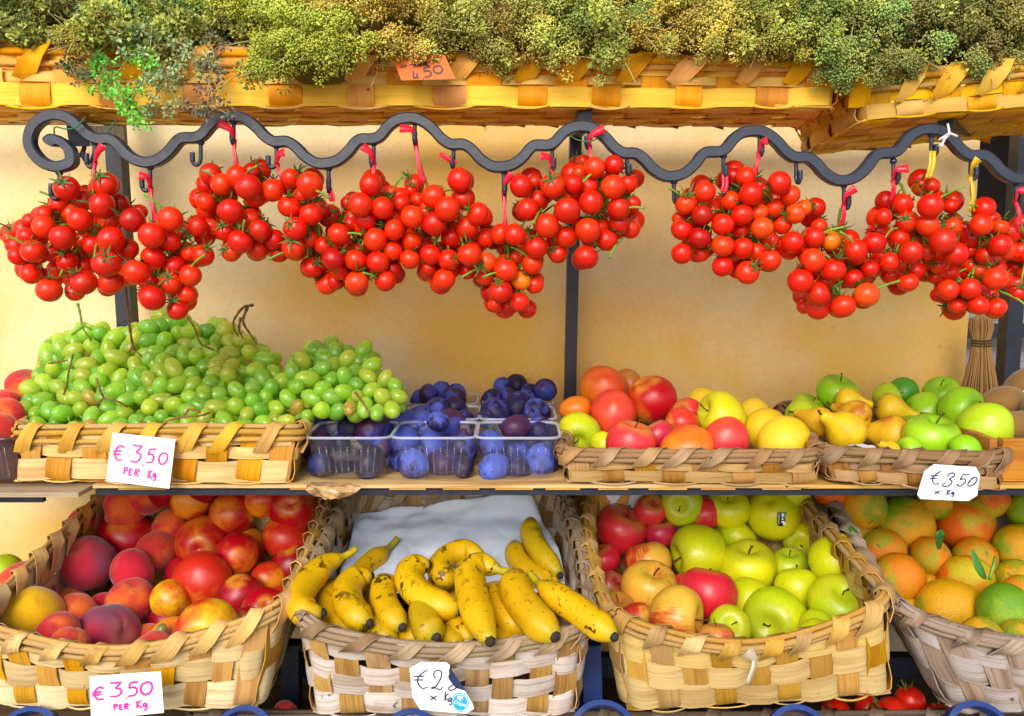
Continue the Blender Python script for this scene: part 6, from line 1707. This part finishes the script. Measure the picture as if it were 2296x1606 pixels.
# dark rack in the doorway
r2 = empty('shop_rack', (1.1, 1.9, 0), 'dark blue steel shelf rack inside the doorway', 'rack')
zb = at(2230, 742, 1.75).z
bar(r2, (WR + .02, 1.75, zb), (1.5, 1.75, zb), .03, .02, name='bar'); bar(r2, (WR + .02, 1.75, zb - .28), (1.5, 1.75, zb - .28), .03, .02, name='bar'); bar(r2, (WR + .35, 1.76, 0), (WR + .35, 1.76, 2.3), .03, .03, name='post')
wbox('panel', r2, (WR + .02, 1.80, zb - .12), (WR + .35, 1.805, zb + .05), lin('#8a8a94'), 'board')
# wooden kiwi crate
cr = empty('crate', at(2300, 1090, 1.09), 'pine crate of kiwis next to the pear basket', 'crate')
x0 = at(2222, 1020, 1.09).x; ztop = at(2250, 985, 1.085).z
wbox('board', cr, (x0 + .012, 1.085, ZS), (x0 + .30, 1.094, ztop), lin('#c8863a'))
wbox('board', cr, (x0, 1.0945, ZS), (x0 + .010, 1.34, ztop - .002), lin('#b87a38'))
wbox('board', cr, (x0 + .012, 1.335, ZS), (x0 + .30, 1.344, ztop), lin('#b87a38'))
wbox('board', cr, (x0 + .012, 1.096, ZS), (x0 + .30, 1.333, ZS + .006), lin('#b08448'))
# sticker on the kiwi
kd = dict(P=at(2296, 885, 1.16 + (960 - 885) / 90 * .10), R=52 / FP * 1.24)
kiwi = next(o for o in bpy.data.objects if o.get('label') == 'brown kiwi with a small white sticker')
kd = dict(P=kiwi.location.copy(), R=kiwi.scale[0] * .9)
patch('sticker', kd, -.55, .12, .34, .34, M['white'], kiwi, 1.06, 4, .3)
patch('print', kd, -.62, .16, .12, .12, M['stickg'], kiwi, 1.075, 3, .3)
# blue hoops along the bottom edge
HOOP = [(62, 1664, .066), (545, 1662, .066), (920, 1670, .066), (1352, 1656, .072), (1790, 1662, .068), (2195, 1656, .070)]
for i, (px, py, rr) in enumerate(HOOP):
    c = at(px, py, .96)
    root = empty('hoop_stand', c, 'blue steel hoop at the bottom edge, %s from the left' % ORD[i], 'hoop', 'blue hoops along the bottom')
    rad = rr * .51; ax = Vector((0, -.80, .6)).normalized(); xx = Vector((1, 0, 0)); yy = ax.cross(xx).normalized()
    N = 40; v, f = [], []
    prof_ = [(rad, .011), (rad + .0065, .009), (rad + .0065, -.011), (rad, -.011)]
    for k in range(N):
        a = 2 * math.pi * k / N; d = xx * math.cos(a) + yy * math.sin(a)
        v += [c + d * pr + ax * h for pr, h in prof_]
    for k in range(N):
        k2 = (k + 1) % N
        f += [(k * 4 + q, k * 4 + (q + 1) % 4, k2 * 4 + (q + 1) % 4, k2 * 4 + q) for q in range(4)]
    build('hoop', v, f, M['blue'], root, smooth=False)
    for a in (.5, 2.6, 4.7):
        mb = MB(); d = xx * math.cos(a) + yy * math.sin(a); mb.tube([c - ax * .004, c + d * rad - ax * .004], .0028, 6); mb.obj('spoke', M['blue'], root)
    mb = MB(); mb.tube([c - ax * .004, c + Vector((0, .05, -.15)), Vector((c.x, 1.18, .55))], .006, 8); mb.obj('stem', M['blue'], root)
# lowest shelf in shade with more produce
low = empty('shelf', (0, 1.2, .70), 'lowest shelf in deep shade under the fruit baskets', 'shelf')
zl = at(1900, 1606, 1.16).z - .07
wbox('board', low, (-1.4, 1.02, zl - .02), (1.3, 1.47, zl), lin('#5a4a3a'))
pile('crate below the apple basket', [('tomato', 1875, 1602, 34, 'R', None, 'dark red tomato at the left of the low crate'), ('tomato', 1945, 1588, 30, 'R', None, 'plump red tomato behind the others in the low crate'), ('tomato', 1998, 1606, 40, 'R', None, 'shiny red tomato at the front of the low crate'), ('tomato', 2040, 1572, 34, 'R', None, 'red tomato at the back of the low crate with green vine'), ('tomato', 2108, 1608, 32, 'R', None, 'red tomato alone near the blue hoop'), ('tomato', 1700, 1625, 34, 'R', None, 'red tomato just below the front of the apple basket'), ('tomato', 1610, 1620, 32, 'R', None, 'red tomato under the middle of the apple basket'), ('tomato', 1430, 1615, 30, 'R', None, 'red tomato below the left corner of the apple basket'), ('tomato', 2285, 1596, 30, 'R', None, 'red tomato in the lower right corner'), ('tomato', 545, 1625, 34, 'R', None, 'red tomato seen inside the second blue hoop'), ('peach', 640, 1600, 30, 'PO', None, 'orange peach in shade below the peach basket corner'), ('peach', 1180, 1622, 30, 'PO', None, 'orange fruit in shade below the banana basket')], lambda x, y: 1.10, 'produce on the lowest shelf', 39)
for o in bpy.data.objects:
    if o.get('group') == 'produce on the lowest shelf' and o.name.startswith('tomato'):
        o.color = lin('#c8180c'); o['c2'] = lin('#d02410')[:3]
        inst('calyx', SH['calyx'][3], (0, 0, 0), None, .9, o, local=True)
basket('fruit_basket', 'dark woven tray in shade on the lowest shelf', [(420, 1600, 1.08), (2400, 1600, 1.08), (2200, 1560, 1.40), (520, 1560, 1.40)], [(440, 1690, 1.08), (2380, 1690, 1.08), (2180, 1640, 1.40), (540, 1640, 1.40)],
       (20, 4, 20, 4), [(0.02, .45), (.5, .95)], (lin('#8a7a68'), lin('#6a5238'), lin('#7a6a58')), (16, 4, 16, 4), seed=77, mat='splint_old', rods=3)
